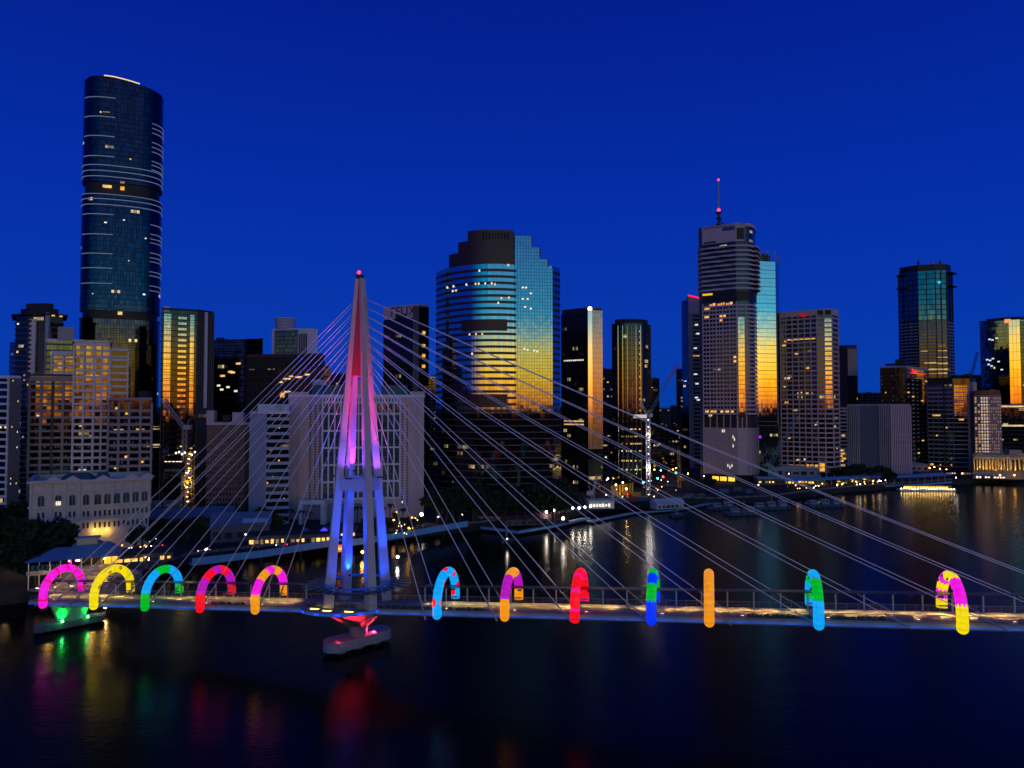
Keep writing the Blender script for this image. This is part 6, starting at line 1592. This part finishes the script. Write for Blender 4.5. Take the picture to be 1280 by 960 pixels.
LR = emit('restaurant glow', (1.0, .55, .12), 1.5, .6, .8); LRED = emit('kiosk red glow', (1, .12, .02), 1.6, .5, .6); LY = emit('wharf glow', (1.0, .60, .06), 1.6, .55, .5); LBL = emit('tent blue', (.08, .06, 1.0), .9, .4, .5)
M_BROOF = solid('slate blue roof', (.10, .16, .24), .55, var=.2); M_PROOF = solid('pale roof', (.42, .48, .55), .5, var=.15); M_RROOF = solid('dark red roof', (.16, .05, .05), .6)
boxhouse('restaurant', 'long low riverside restaurant with glowing windows below the hotel', 366, 681, GZ, (36, 9, 4.2), M_MIDC, M_DARKC, 12, 'flat', LR, nwin=10)
boxhouse('restaurant', 'red lit bar pavilion beside the blue tent', 425, 673, GZ, (14, 7, 4.0), solid('red wall', (.25, .05, .05), .7), M_RROOF, 12, 'hip', LR, nwin=5)
boxhouse('kiosk', 'small red and yellow lit kiosk on the walkway', 427, 690, 4.6, (3.8, 3, 3.0), LRED, M_DARKC, 10, 'flat', LR, nwin=1, cat='kiosk')
# blue tent
p = at_z(393, 677, GZ); t = thing('tent', 'peaked tent glowing blue beside the restaurant', 'tent', p)
for k in range(2):
    MB().hexa([(-4 + k * 8 - 4, -3, 2.2), (-4 + k * 8 + 4, -3, 2.2), (-4 + k * 8 + 4, 4, 2.2), (-4 + k * 8 - 4, 4, 2.2)], [(-4.2 + k * 8, .4, 6.0), (-3.8 + k * 8, .4, 6.0), (-3.8 + k * 8, .6, 6.0), (-4.2 + k * 8, .6, 6.0)]).build('canopy', LBL if k == 1 else solid('tent cloth', (.1, .12, .3), .7), t)
    for sx in (-3.8, 3.8): MB().beam((-4 + k * 8 + sx, -2.8, 0), (-4 + k * 8 + sx, -2.8, 2.3), .15).build('pole', M_WHITE, t)
boxhouse('house', 'slate roofed house under the plum brown office', 300, 677, GZ, (24, 12, 7), M_MIDC, M_BROOF, 14, 'gable', None, 'house', 5, 5)
boxhouse('house', 'pale end walled shed beside the slate roofed house', 318, 676, GZ, (9, 10, 8), M_GREYC, M_PROOF, 14, 'gable', None, 'house', 2, 3)
boxhouse('warehouse', 'long red brick shed right of the heritage building', 225, 664, GZ, (46, 16, 6), solid('dim brick', (.16, .06, .045), .8), M_BROOF, 18, 'gable', None, 'warehouse', 8, 4)
boxhouse('warehouse', 'blue roofed shed beyond the brick shed', 195, 646, GZ, (30, 14, 5), M_MIDC, M_BROOF, 18, 'gable', None, 'warehouse', 5, 3)
boxhouse('cafe', 'dark terrace cafe sparkling with warm lights behind the yellow arch', 168, 705, GZ, (26, 10, 3.6), M_MIDC, M_DARKC, 25, 'flat', LR, nwin=7, cat='cafe')
boxhouse('boat_house', 'white site cabin with red strip on the jetty', 752, 636, GZ, (15, 6, 4.6), solid('cabin white', (.75, .74, .72), .5), M_PROOF, 8, 'flat', emit('cabin light', (1, .88, .75), 1.2), cat='cabin', nwin=5)
boxhouse('jetty_shed', 'long red roofed jetty shed under the festoon lamps', 672, 656, 2.0, (34, 7, 3.0), M_MIDC, M_RROOF, 14, 'gable', None, 'shed', 9, 1.8)
boxhouse('jetty_shed', 'low grey jetty shed at the angle of the jetty', 612, 652, 3.0, (15, 6, 2.8), M_GREYC, M_RROOF, -8, 'gable', None, 'shed', 5, 1.5)
boxhouse('site_office', 'blue roofed white site hut on the construction quay', 838, 636, 2.0, (19, 7, 3.6), solid('hut white', (.5, .48, .5), .7), M_PROOF, 22, 'gable', None, 'hut', 6, 2.2)
boxhouse('wharf_pavilion', 'white roofed lit restaurant at the ferry wharf', 985, 606, GZ, (44, 12, 4.5), M_MIDC, M_PROOF, -6, 'flat', LY, 'restaurant', 11)
boxhouse('wharf_pavilion', 'upper white terrace building behind the lit wharf restaurant', 1000, 596, GZ, (52, 14, 7.5), M_GREYC, M_PROOF, -6, 'flat', None, 'restaurant', 8)
boxhouse('wharf_pavilion', 'grey podium with amber openings under the striped slab', 1103, 588, GZ, (32, 12, 6), M_GREYC, M_PROOF, -10, 'flat', LR, 'building', 8)
boxhouse('wharf_pavilion', 'blue grey podium left of the ferry wharf roof', 1145, 589, GZ, (22, 10, 6), M_GREYC, M_PROOF, -10, 'hip', None, 'building', 4)
boxhouse('wharf_pavilion', 'terrace with glittering white lights between ferry wharf and columned hall', 1203, 594, GZ, (26, 8, 3.6), M_DARKC, M_DARKC, -12, 'flat', emit('glitter', (1, .7, .5), 1.8, .7, 1.2), 'restaurant', 8)
boxhouse('wharf_pavilion', 'red lit terrace under the columned hall', 1262, 598, GZ, (18, 8, 4), M_DARKC, M_RROOF, -12, 'hip', LRED, 'restaurant', 5)
boxhouse('wharf_pavilion', 'dark boat shed on the quay under the columned hall', 1238, 599, GZ, (22, 7, 3.6), M_MIDC, M_PROOF, -12, 'gable', emit('glitter', (1, .7, .5), 1.8, .7, 1.2), 'shed', 6)
# lit sloping roofs of the wharf restaurant
for i, (x, y) in enumerate(((1058, 606), (1074, 604), (1090, 603), (1006, 609), (1030, 608))):
    p = at_z(x, y, 2.6); t = thing('awning', 'sloping amber lit awning of the wharf restaurant', 'awning', p, R(-8), 'amber awnings on the wharf')
    MB().hexa([(-4, 0, 2.2), (3, 0, 2.2), (0, 8, 5.2), (-7, 8, 5.2)], [(-4, 0, 2.4), (3, 0, 2.4), (0, 8, 5.4), (-7, 8, 5.4)]).build('awning_cloth', solid('awning cloth', (.4, .3, .2), .8), t)
    MB().box((-2, 3, 2.2), (7, 4, .2)).build('light_strip', LY, t)
    for sx in (-3.8, 2.8): MB().beam((sx, .1, 0), (sx, .1, 2.2), .15).build('post', M_DARKS, t)
    lamp('awning_light', 'POINT', (-1, 1.0, 2.0), (1, .55, .08), 500, size=.6, parent=t)
# ferry
p = at_z(1157, 613.5, 0); t = thing('ferry', 'moored ferry strung with yellow lights at the wharf', 'ferry', p, R(-4))
hull = [(-20, -3), (17, -3), (22, 0), (17, 3), (-20, 3)]
MB().prism(hull, -.5, 1.6).build('hull', solid('hull white', (.5, .5, .5), .5), t); MB().prism([(x * .86, y * .85) for x, y in hull], 1.6, 4.0).build('cabin', M_MIDC, t); MB().prism([(x * .7 - 2, y * .8) for x, y in hull], 4.0, 4.4).build('roof', M_PROOF, t)
for i in range(14): MB().box((-16 + i * 2.3, -2.7, 2.8), (1.7, .2, 1.5)).build('window', LY, t)
for i in range(20): MB().sphere((-19 + i * 2.0, -3.1, 1.9 + .3 * math.sin(i)), .28, 6, 4).build('string_light', LM['warm'], t)
# barges and work boats
def barge(x, y, L_, ang, label, huts=2, cat='barge'):
    p = at_z(x, y, 0); t = thing('work_barge' if cat == 'barge' else 'boat', label, cat, p, R(ang))
    pl = [(-L_ / 2, -3.2), (L_ / 2 - 3, -3.2), (L_ / 2, 0), (L_ / 2 - 3, 3.2), (-L_ / 2, 3.2)]
    MB().prism(pl, -.5, 1.7).build('hull', solid('barge blue', (.05, .09, .14), .5), t)
    for i in range(huts):
        c = -L_ / 2 + L_ * (i + .6) / (huts + .4)
        h_ = MB().box((c, 0, 2.8 + .3 * i), (L_ * .18, 3.6, 2.2 + .6 * i)).build('wheelhouse', solid('boat grey', (.22, .28, .34), .5), t)
        for s_ in (-1, 0, 1): MB().box((c + s_ * L_ * .05, -1.82, 3.1 + .3 * i), (L_ * .035, .1, .8)).build('pane', M_DARKC, h_)
    MB().beam((0, 0, 1.7), (0, 0, 8), .18).build('mast', M_RAIL, t)
    for s_ in range(6): MB().tube([(-L_ / 2 + 1 + s_ * L_ * .16, -3.3, .2), (-L_ / 2 + 1 + s_ * L_ * .16, -3.3, 1.3)], .35, 8).build('fender', M_BLACK, t)
barge(965, 636, 26, 10, 'blue work barge with stacked cabins before the spire tower', 3); barge(930, 643, 24, 14, 'low dark blue barge nearest the bridge cables', 2); barge(1032, 633, 25, 4, 'dark barge with small cabins off the lit wharf', 3); barge(905, 636, 20, 20, 'blue barge against the construction quay', 2)
barge(846, 646, 7, 10, 'small white dinghy off the construction quay', 1, 'boat'); barge(634, 678, 5, 5, 'tiny launch with a white lamp off the jetty', 1, 'boat')
p = at_z(634, 677, 2.5); street_lamp(0, 0, 'white', 'white masthead lamp of the tiny launch', None, 2.0, .3, 200, base=Vector((p.x, p.y, 3.7)))
# lamps added over the river, standing in for bright reflections on the water
for x, y, c, lb in ((497, 696, 'white', 'white lamp added for a bright patch of water right of the mast'), (453, 690, 'amber', 'amber lamp added for a bright patch of water between the mast legs'), (132, 758, 'warm', 'yellow lamp added for a reflection on the water at the approach pier')):
    p = at_z(x, y, 2.6); street_lamp(0, 0, c, lb, None, 3.2, .55, 700, base=Vector((p.x, p.y, 2.6)))
# ================================================================= BLUE ROOFED PAVILION AND LANDING
def pavilion():
    c = at_z(92, 734, GZ); t = thing('pavilion', 'two storey riverside pavilion with blue hipped roofs and white posts', 'pavilion', (c.x, c.y, GZ), R(22))
    BR = solid('blue sheet roof', (.10, .20, .36), .5, var=.15)
    MB().box((-1, 5, 4.9), (24, 10, .5)).build('upper_floor', M_GREYC, t)
    for i in range(9):
        MB().beam((-12.5 + i * 2.9, .2, 0), (-12.5 + i * 2.9, .2, 9.2), .28).build('post', M_WHITE, t)
    for i in range(7): MB().box((-11.4 + i * 1.35, .05, 6.6), (1.1, .12, 2.6)).build('glass_panel', G_BLUE, t)
    MB().box((2, 8.8, 7), (18, .4, 3.8)).build('back_wall', M_DARKC, t)
    MB().hexa([(-13.6, -1, 9.0), (-2, -1, 9.0), (-2, 11, 9.0), (-13.6, 11, 9.0)], [(-6, 4.5, 12.2), (-2, 4.5, 12.2), (-2, 5.5, 12.2), (-6, 5.5, 12.2)]).build('hipped_roof', BR, t)
    MB().hexa([(-3.4, -1.3, 9.3), (13.0, -1.3, 9.3), (13.0, 11, 9.3), (-3.4, 11, 9.3)], [(-1, 4.5, 13.2), (9.5, 4.5, 13.2), (9.5, 5.5, 13.2), (-1, 5.5, 13.2)]).build('main_roof', BR, t)
    v = MB().box((3, 5, 13.8), (6, 3, 2.0)).build('roof_lantern', solid('lantern wall', (.2, .25, .32), .6), t); MB().box((3, 5, 15.0), (7, 4, .4)).build('lantern_roof', BR, v)
    MB().beam((-13, -.3, 5.6), (13, -.3, 5.6), .12, 1.0).build('balustrade', M_GREYC, t)
    for (x, m) in ((-1.5, 'pink'), (0.5, 'pink'), (1.2, 'white'), (8.6, 'amber')): MB().sphere((x, .6, 8.4), .3, 6, 4).build('ceiling_lamp', LM[m], t)
    lamp('ceiling_light', 'POINT', (8.8, 3, 7.6), (1, .55, .06), 900, size=.5, parent=t); MB().box((9.6, 7, 7), (4, .3, 3)).build('lit_doorway', emit('amber doorway', (1, .55, .04), .9), t)
    lamp('under_light', 'POINT', (-2, 4, 3.5), (1, .55, .1), 600, size=.5, parent=t)
pavilion()
c = at_z(60, 746, GZ); pl = thing('landing_stairs', 'broad pale landing steps at the foot of the pavilion where the bridge begins', 'steps', (c.x, c.y, GZ))
for k in range(7):
    MB().box((6 + k * .9, 3 + k * 1.6, .3 + k * .45), (34 - k * 1.5, 1.55, .6 + k * .9), AX).build('step', M_DECK, pl)
for k in range(5):
    MB().box((-6 + k * 5, 4 + k * .6, 1.6 + .2 * k), (1.2, .2, .12), AX).build('step_light', M_RAILL, pl)
lamp('step_lamp', 'POINT', (-2, 4, 5), (1, .55, .10), 900, size=.5, parent=pl); lamp('step_lamp', 'POINT', (10, 6, 6), (1, .55, .10), 900, size=.5, parent=pl)
# round flower shaped umbrellas by the arches
for x, y in ((148, 727), (160, 730)):
    p = at_z(x, y, 9.0); t = thing('shade_canopy', 'small green shade canopy on a post at the bridge foot', 'canopy', (p.x, p.y, 4), 0, 'green shade canopies')
    MB().beam((0, 0, 0), (0, 0, 5.6), .3).build('post', M_WHITE, t); MB().prism([(2.6 * math.cos(q_), 2.6 * math.sin(q_)) for q_ in [2 * math.pi * i / 12 for i in range(12)]], 5.5, 5.8).build('canopy', solid('green canopy', (.12, .16, .05), .6), t)
# ================================================================= CRANES AND SITE
def lattice(mb, p, q_, w, n, t=.12):
    p, q_ = Vector(p), Vector(q_); d = (q_ - p).normalized(); s_ = d.cross(Vector((0, 0, 1)));
    if s_.length < .05: s_ = Vector((1, 0, 0))
    s_.normalize(); u = s_.cross(d).normalized(); cs = [s_ * a * w / 2 + u * b * w / 2 for a, b in ((-1, -1), (1, -1), (1, 1), (-1, 1))]
    for c in cs: mb.beam(p + c, q_ + c, t)
    for k in range(n):
        a, b = p.lerp(q_, k / n), p.lerp(q_, (k + 1) / n)
        for i in range(4): mb.beam(a + cs[i], b + cs[(i + 1) % 4], t * .7); mb.beam(a + cs[i], a + cs[(i + 1) % 4], t * .7)
    return mb
M_CRW = solid('crane white', (.6, .58, .58), .5); M_CRR = solid('crane red', (.5, .03, .05), .5); M_CRT = solid('crane teal', (.10, .28, .34), .5); M_CRY = solid('crane yellow', (.65, .35, .02), .5)
def tower_crane():
    d = 455.0; b = at_z(810, 612, GZ); b = Vector((at_d(810, 560, d).x, d, GZ)); t = thing('tower_crane', 'white lit lattice tower crane with red tipped jib before the column tower', 'crane', b)
    zt = zat(521, d) - GZ
    m = lattice(MB(), (0, 0, 0), (0, 0, zt), 2.2, 16, .22).build('mast', M_CRW, t)
    for k in range(12): MB().sphere((0, -1.3, 3 + k * (zt - 5) / 11), .28, 6, 4).build('mast_lamp', LMS['white'], m)
    tip = at_d(848, 456, d) - b; mid = at_d(836, 473, d) - b
    lattice(MB(), (0, 0, zt), mid, 1.5, 12, .14).build('jib', M_CRT, t); lattice(MB(), mid, tip, 1.5, 6, .18).build('jib_tip', M_CRR, t)
    cj = at_d(800, 500, d) - b; lattice(MB(), (0, 0, zt), cj, 1.2, 5, .14).build('rear_frame', M_CRW, t)
    MB().box((-5, 0, zt + .3), (8, 3, 2.2)).build('counterweight', emit('lit counterweight', (1, .9, .9), .5), t); MB().box((1.8, -1, zt + 1), (2, 2, 2.2)).build('cab', M_CRW, t); MB().beam(cj, mid, .1).build('pendant', M_DARKS, t)
    lamp('mast_light', 'POINT', (0, -4, 20), (1, .9, .85), 2500, size=1, parent=m); lamp('mast_light', 'POINT', (0, -4, 40), (1, .9, .85), 2000, size=1, parent=m)
tower_crane()
def luffer(x0, y0, x1, y1, d, mat, label, mastx=None, masty=None, w=1.6, nseg=12):
    b = at_d(x0, y0, d); zb = GZ; t = thing('luffing_crane', label, 'crane', (b.x, b.y, zb)); h = b.z - zb
    lattice(MB(), (0, 0, 0), (0, 0, h), 1.9, max(3, int(h / 3)), .2).build('mast', mat, t); tip = at_d(x1, y1, d) - t.location
    lattice(MB(), (0, 0, h), tip, w, nseg, .16).build('boom', mat, t); MB().box((-1.5 if tip.x > 0 else 1.5, 0, h + .8), (4, 2.6, 2.4)).build('machine_deck', mat, t)
    MB().beam((-2.5 if tip.x > 0 else 2.5, 0, h + 5), tip, .08).build('hoist_rope', M_DARKS, t); MB().beam((0, 0, h), (-2.5 if tip.x > 0 else 2.5, 0, h + 5), .3).build('a_frame', mat, t)
luffer(962, 582, 997, 520, 560, M_CRT, 'teal lattice crane boom leaning right by the mirror tower foot', w=3.0)
luffer(1214, 470, 1222, 440, 640, M_DARKC, 'small dark crane left of the yellow faced tower'); luffer(231, 536, 203, 498, 392, M_CRW, 'grey lattice crane leaning left before the golden striped tower')
luffer(741, 618, 746, 594, 428, M_CRW, 'white piling rig on the jetty end', w=1.2); luffer(764, 628, 769, 606, 430, M_CRW, 'short white crane beside the site cabin', w=1.0); luffer(849, 600, 848, 562, 520, M_CRY, 'yellow crane post behind the construction site', w=1.6)
# yellow sheet piles standing in a row
for i in range(9):
    p = at_z(766 + i * 3.1, 621 - i * .4, GZ); t = thing('sheet_pile', 'tall yellow sheet pile in the row beside the site cabin', 'sheet pile', p, 0, 'yellow sheet piles')
    MB().hexa([(-.7, 0, 0), (-.3, .5, 0), (-.3, .7, 0), (-.7, .2, 0)], [(-.7, 0, 7.5), (-.3, .5, 7.5), (-.3, .7, 7.5), (-.7, .2, 7.5)]).build('flange', M_CRY, t)
    MB().hexa([(-.3, .5, 0), (.5, .5, 0), (.5, .7, 0), (-.3, .7, 0)], [(-.3, .5, 7.5), (.5, .5, 7.5), (.5, .7, 7.5), (-.3, .7, 7.5)]).build('web', M_CRY, t)
p = at_z(757, 613, GZ)
street_lamp(0, 0, 'amber', 'strong amber flood over the sheet piles', None, 7, .5, 5000, base=Vector((p.x + 10, p.y - 14, GZ + 7)))
# containers and site clutter
for i, (x, y, c, a) in enumerate(((776, 629, (.10, .12, .2), 10), (790, 627, (.3, .05, .04), 6), (803, 626, (.12, .13, .14), 15), (815, 624, (.3, .05, .04), 8), (862, 622, (.08, .12, .2), 12), (875, 622, (.1, .1, .11), 20), (905, 616, (.06, .14, .2), 15), (922, 614, (.06, .12, .18), 10), (935, 616, (.05, .12, .16), 25), (795, 620, (.35, .2, .03), 0))):
    p = at_z(x, y, GZ); t = thing('shipping_container', ('blue', 'red', 'grey', 'dark red', 'navy', 'charcoal', 'teal', 'deep teal', 'green blue', 'ochre')[i] + ' shipping container on the construction quay', 'container', p, R(a))
    MB().box((0, 0, 1.3), (6, 2.4, 2.6)).build('body', solid('container %d' % i, c, .6), t)
    for k in range(10): MB().box((-2.7 + k * .6, -1.22, 1.3), (.25, .08, 2.3)).build('rib', solid('container %d' % i, c, .6), t)
    for s_ in (-.55, .55): MB().box((3.03, s_, 1.3), (.06, 1.0, 2.3)).build('door', solid('container %d' % i, c, .6), t)
# lit hoist tower and builder's hoarding on the left site
d = 384.0; b = at_d(237, 598, d); t = thing('hoist_tower', 'scaffold hoist tower full of warm lights before the golden striped tower', 'scaffold', (b.x, b.y, GZ))
h = zat(565, d) - GZ; lattice(MB(), (0, 0, 0), (0, 0, h), 3.4, 9, .22).build('frame', M_CRY, t)
for k in range(11):
    MB().box((random.uniform(-1, 1), -1.8, 8 + k * (h - 9) / 10), (1.1, .2, .55)).build('lamp', emit('hoist lamp', (1, .6, .22), 2.6) if k % 3 else emit('hoist lamp white', (1, .85, .6), 3.0), t)
for x in (-12, -9, -6, -3.4, 3.4, 6.5): MB().sphere((x * .55, -2, h - .5 + random.uniform(-1, 1)), .55, 6, 4).build('floodlamp', emit('hoist lamp white', (1, .85, .6), 3.0), t)
lamp('hoist_light', 'POINT', (0, -5, h * .55), (1, .7, .3), 2500, size=1, parent=t)
d = 380.0; b = at_d(216, 583, d); t = thing('hoarding', 'black builder hoarding with pale lettering left of the lit hoist', 'hoarding', (b.x, b.y, GZ))
hz = b.z - GZ; MB().box((0, 0, hz - .5), (13, .5, 5.6)).build('board', M_BLACK, t)
for sx in (-5.5, 5.5): MB().beam((sx, .3, 0), (sx, .3, hz), .5).build('post', M_DARKC, t)
o = link('lettering', text_mesh('MULTIPLEX', 1.7, .05, solid('lettering white', (.7, .7, .72), .5)), t, (-.2, -.32, hz - 2.1)); o.rotation_euler = (R(90), 0, 0)
for x in (-3.5, -1.5, .5, 2.5, 4.2): MB().box((x, -.5, hz + 2.6), (1.3, .4, .4)).build('board_lamp', emit('board lamp', (1, .8, .6), 1.5), t)
tree(at_z(232, 622, GZ), 3, 'small tree lit bright yellow under the hoist', None, 1.2)
p = at_z(232, 622, GZ); street_lamp(0, 0, 'warm', 'lamp lighting the small yellow tree', None, 5, .5, 2500, base=Vector((p.x - 2, p.y - 5, GZ + 5)))
# parked and moving cars with lights on the left bank road
def car(x, y, ang, col_, label):
    p = at_z(x, y, GZ); t = thing('parked_car', label, 'car', p, R(ang), 'cars on the bank road'); m = solid('car ' + col_, {'white': (.6, .6, .6), 'dark': (.03, .03, .035), 'red': (.3, .02, .02), 'silver': (.35, .36, .38)}[col_], .3, metal=.3)
    MB().hexa([(-2.2, -.9, .35), (2.2, -.9, .35), (2.2, .9, .35), (-2.2, .9, .35)], [(-2.15, -.85, .95), (2.1, -.85, .85), (2.1, .85, .85), (-2.15, .85, .95)]).build('body', m, t)
    MB().hexa([(-1.7, -.8, .93), (1.0, -.8, .9), (1.0, .8, .9), (-1.7, .8, .93)], [(-1.2, -.65, 1.45), (.3, -.65, 1.45), (.3, .65, 1.45), (-1.2, .65, 1.45)]).build('cabin', M_DARKC, t)
    for sx in (-1.35, 1.35):
        for sy in (-.88, .88): MB().tube([(sx, sy - .1, .33), (sx, sy + .1, .33)], .33, 10).build('wheel', M_BLACK, t)
    for sy in (-.6, .6): MB().box((2.16, sy, .7), (.08, .35, .18)).build('headlight', LM['white'], t); MB().box((-2.2, sy, .75), (.08, .3, .16)).build('tail_light', LM['red'], t)
for x, y, a, c, lb in ((157, 694, 200, 'white', 'white car at the heritage corner'), (180, 680, 30, 'dark', 'dark car with red tail lights by the street trees'), (196, 684, 205, 'silver', 'silver car before the brick shed'), (188, 676, 35, 'red', 'red car behind the terrace cafe'), (172, 686, 210, 'dark', 'dark car facing the river by the cafe'), (255, 690, 200, 'white', 'white car with headlights on near the walkway end'), (352, 683, 195, 'silver', 'silver car left of the restaurant')):
    car(x, y, a, c, lb)
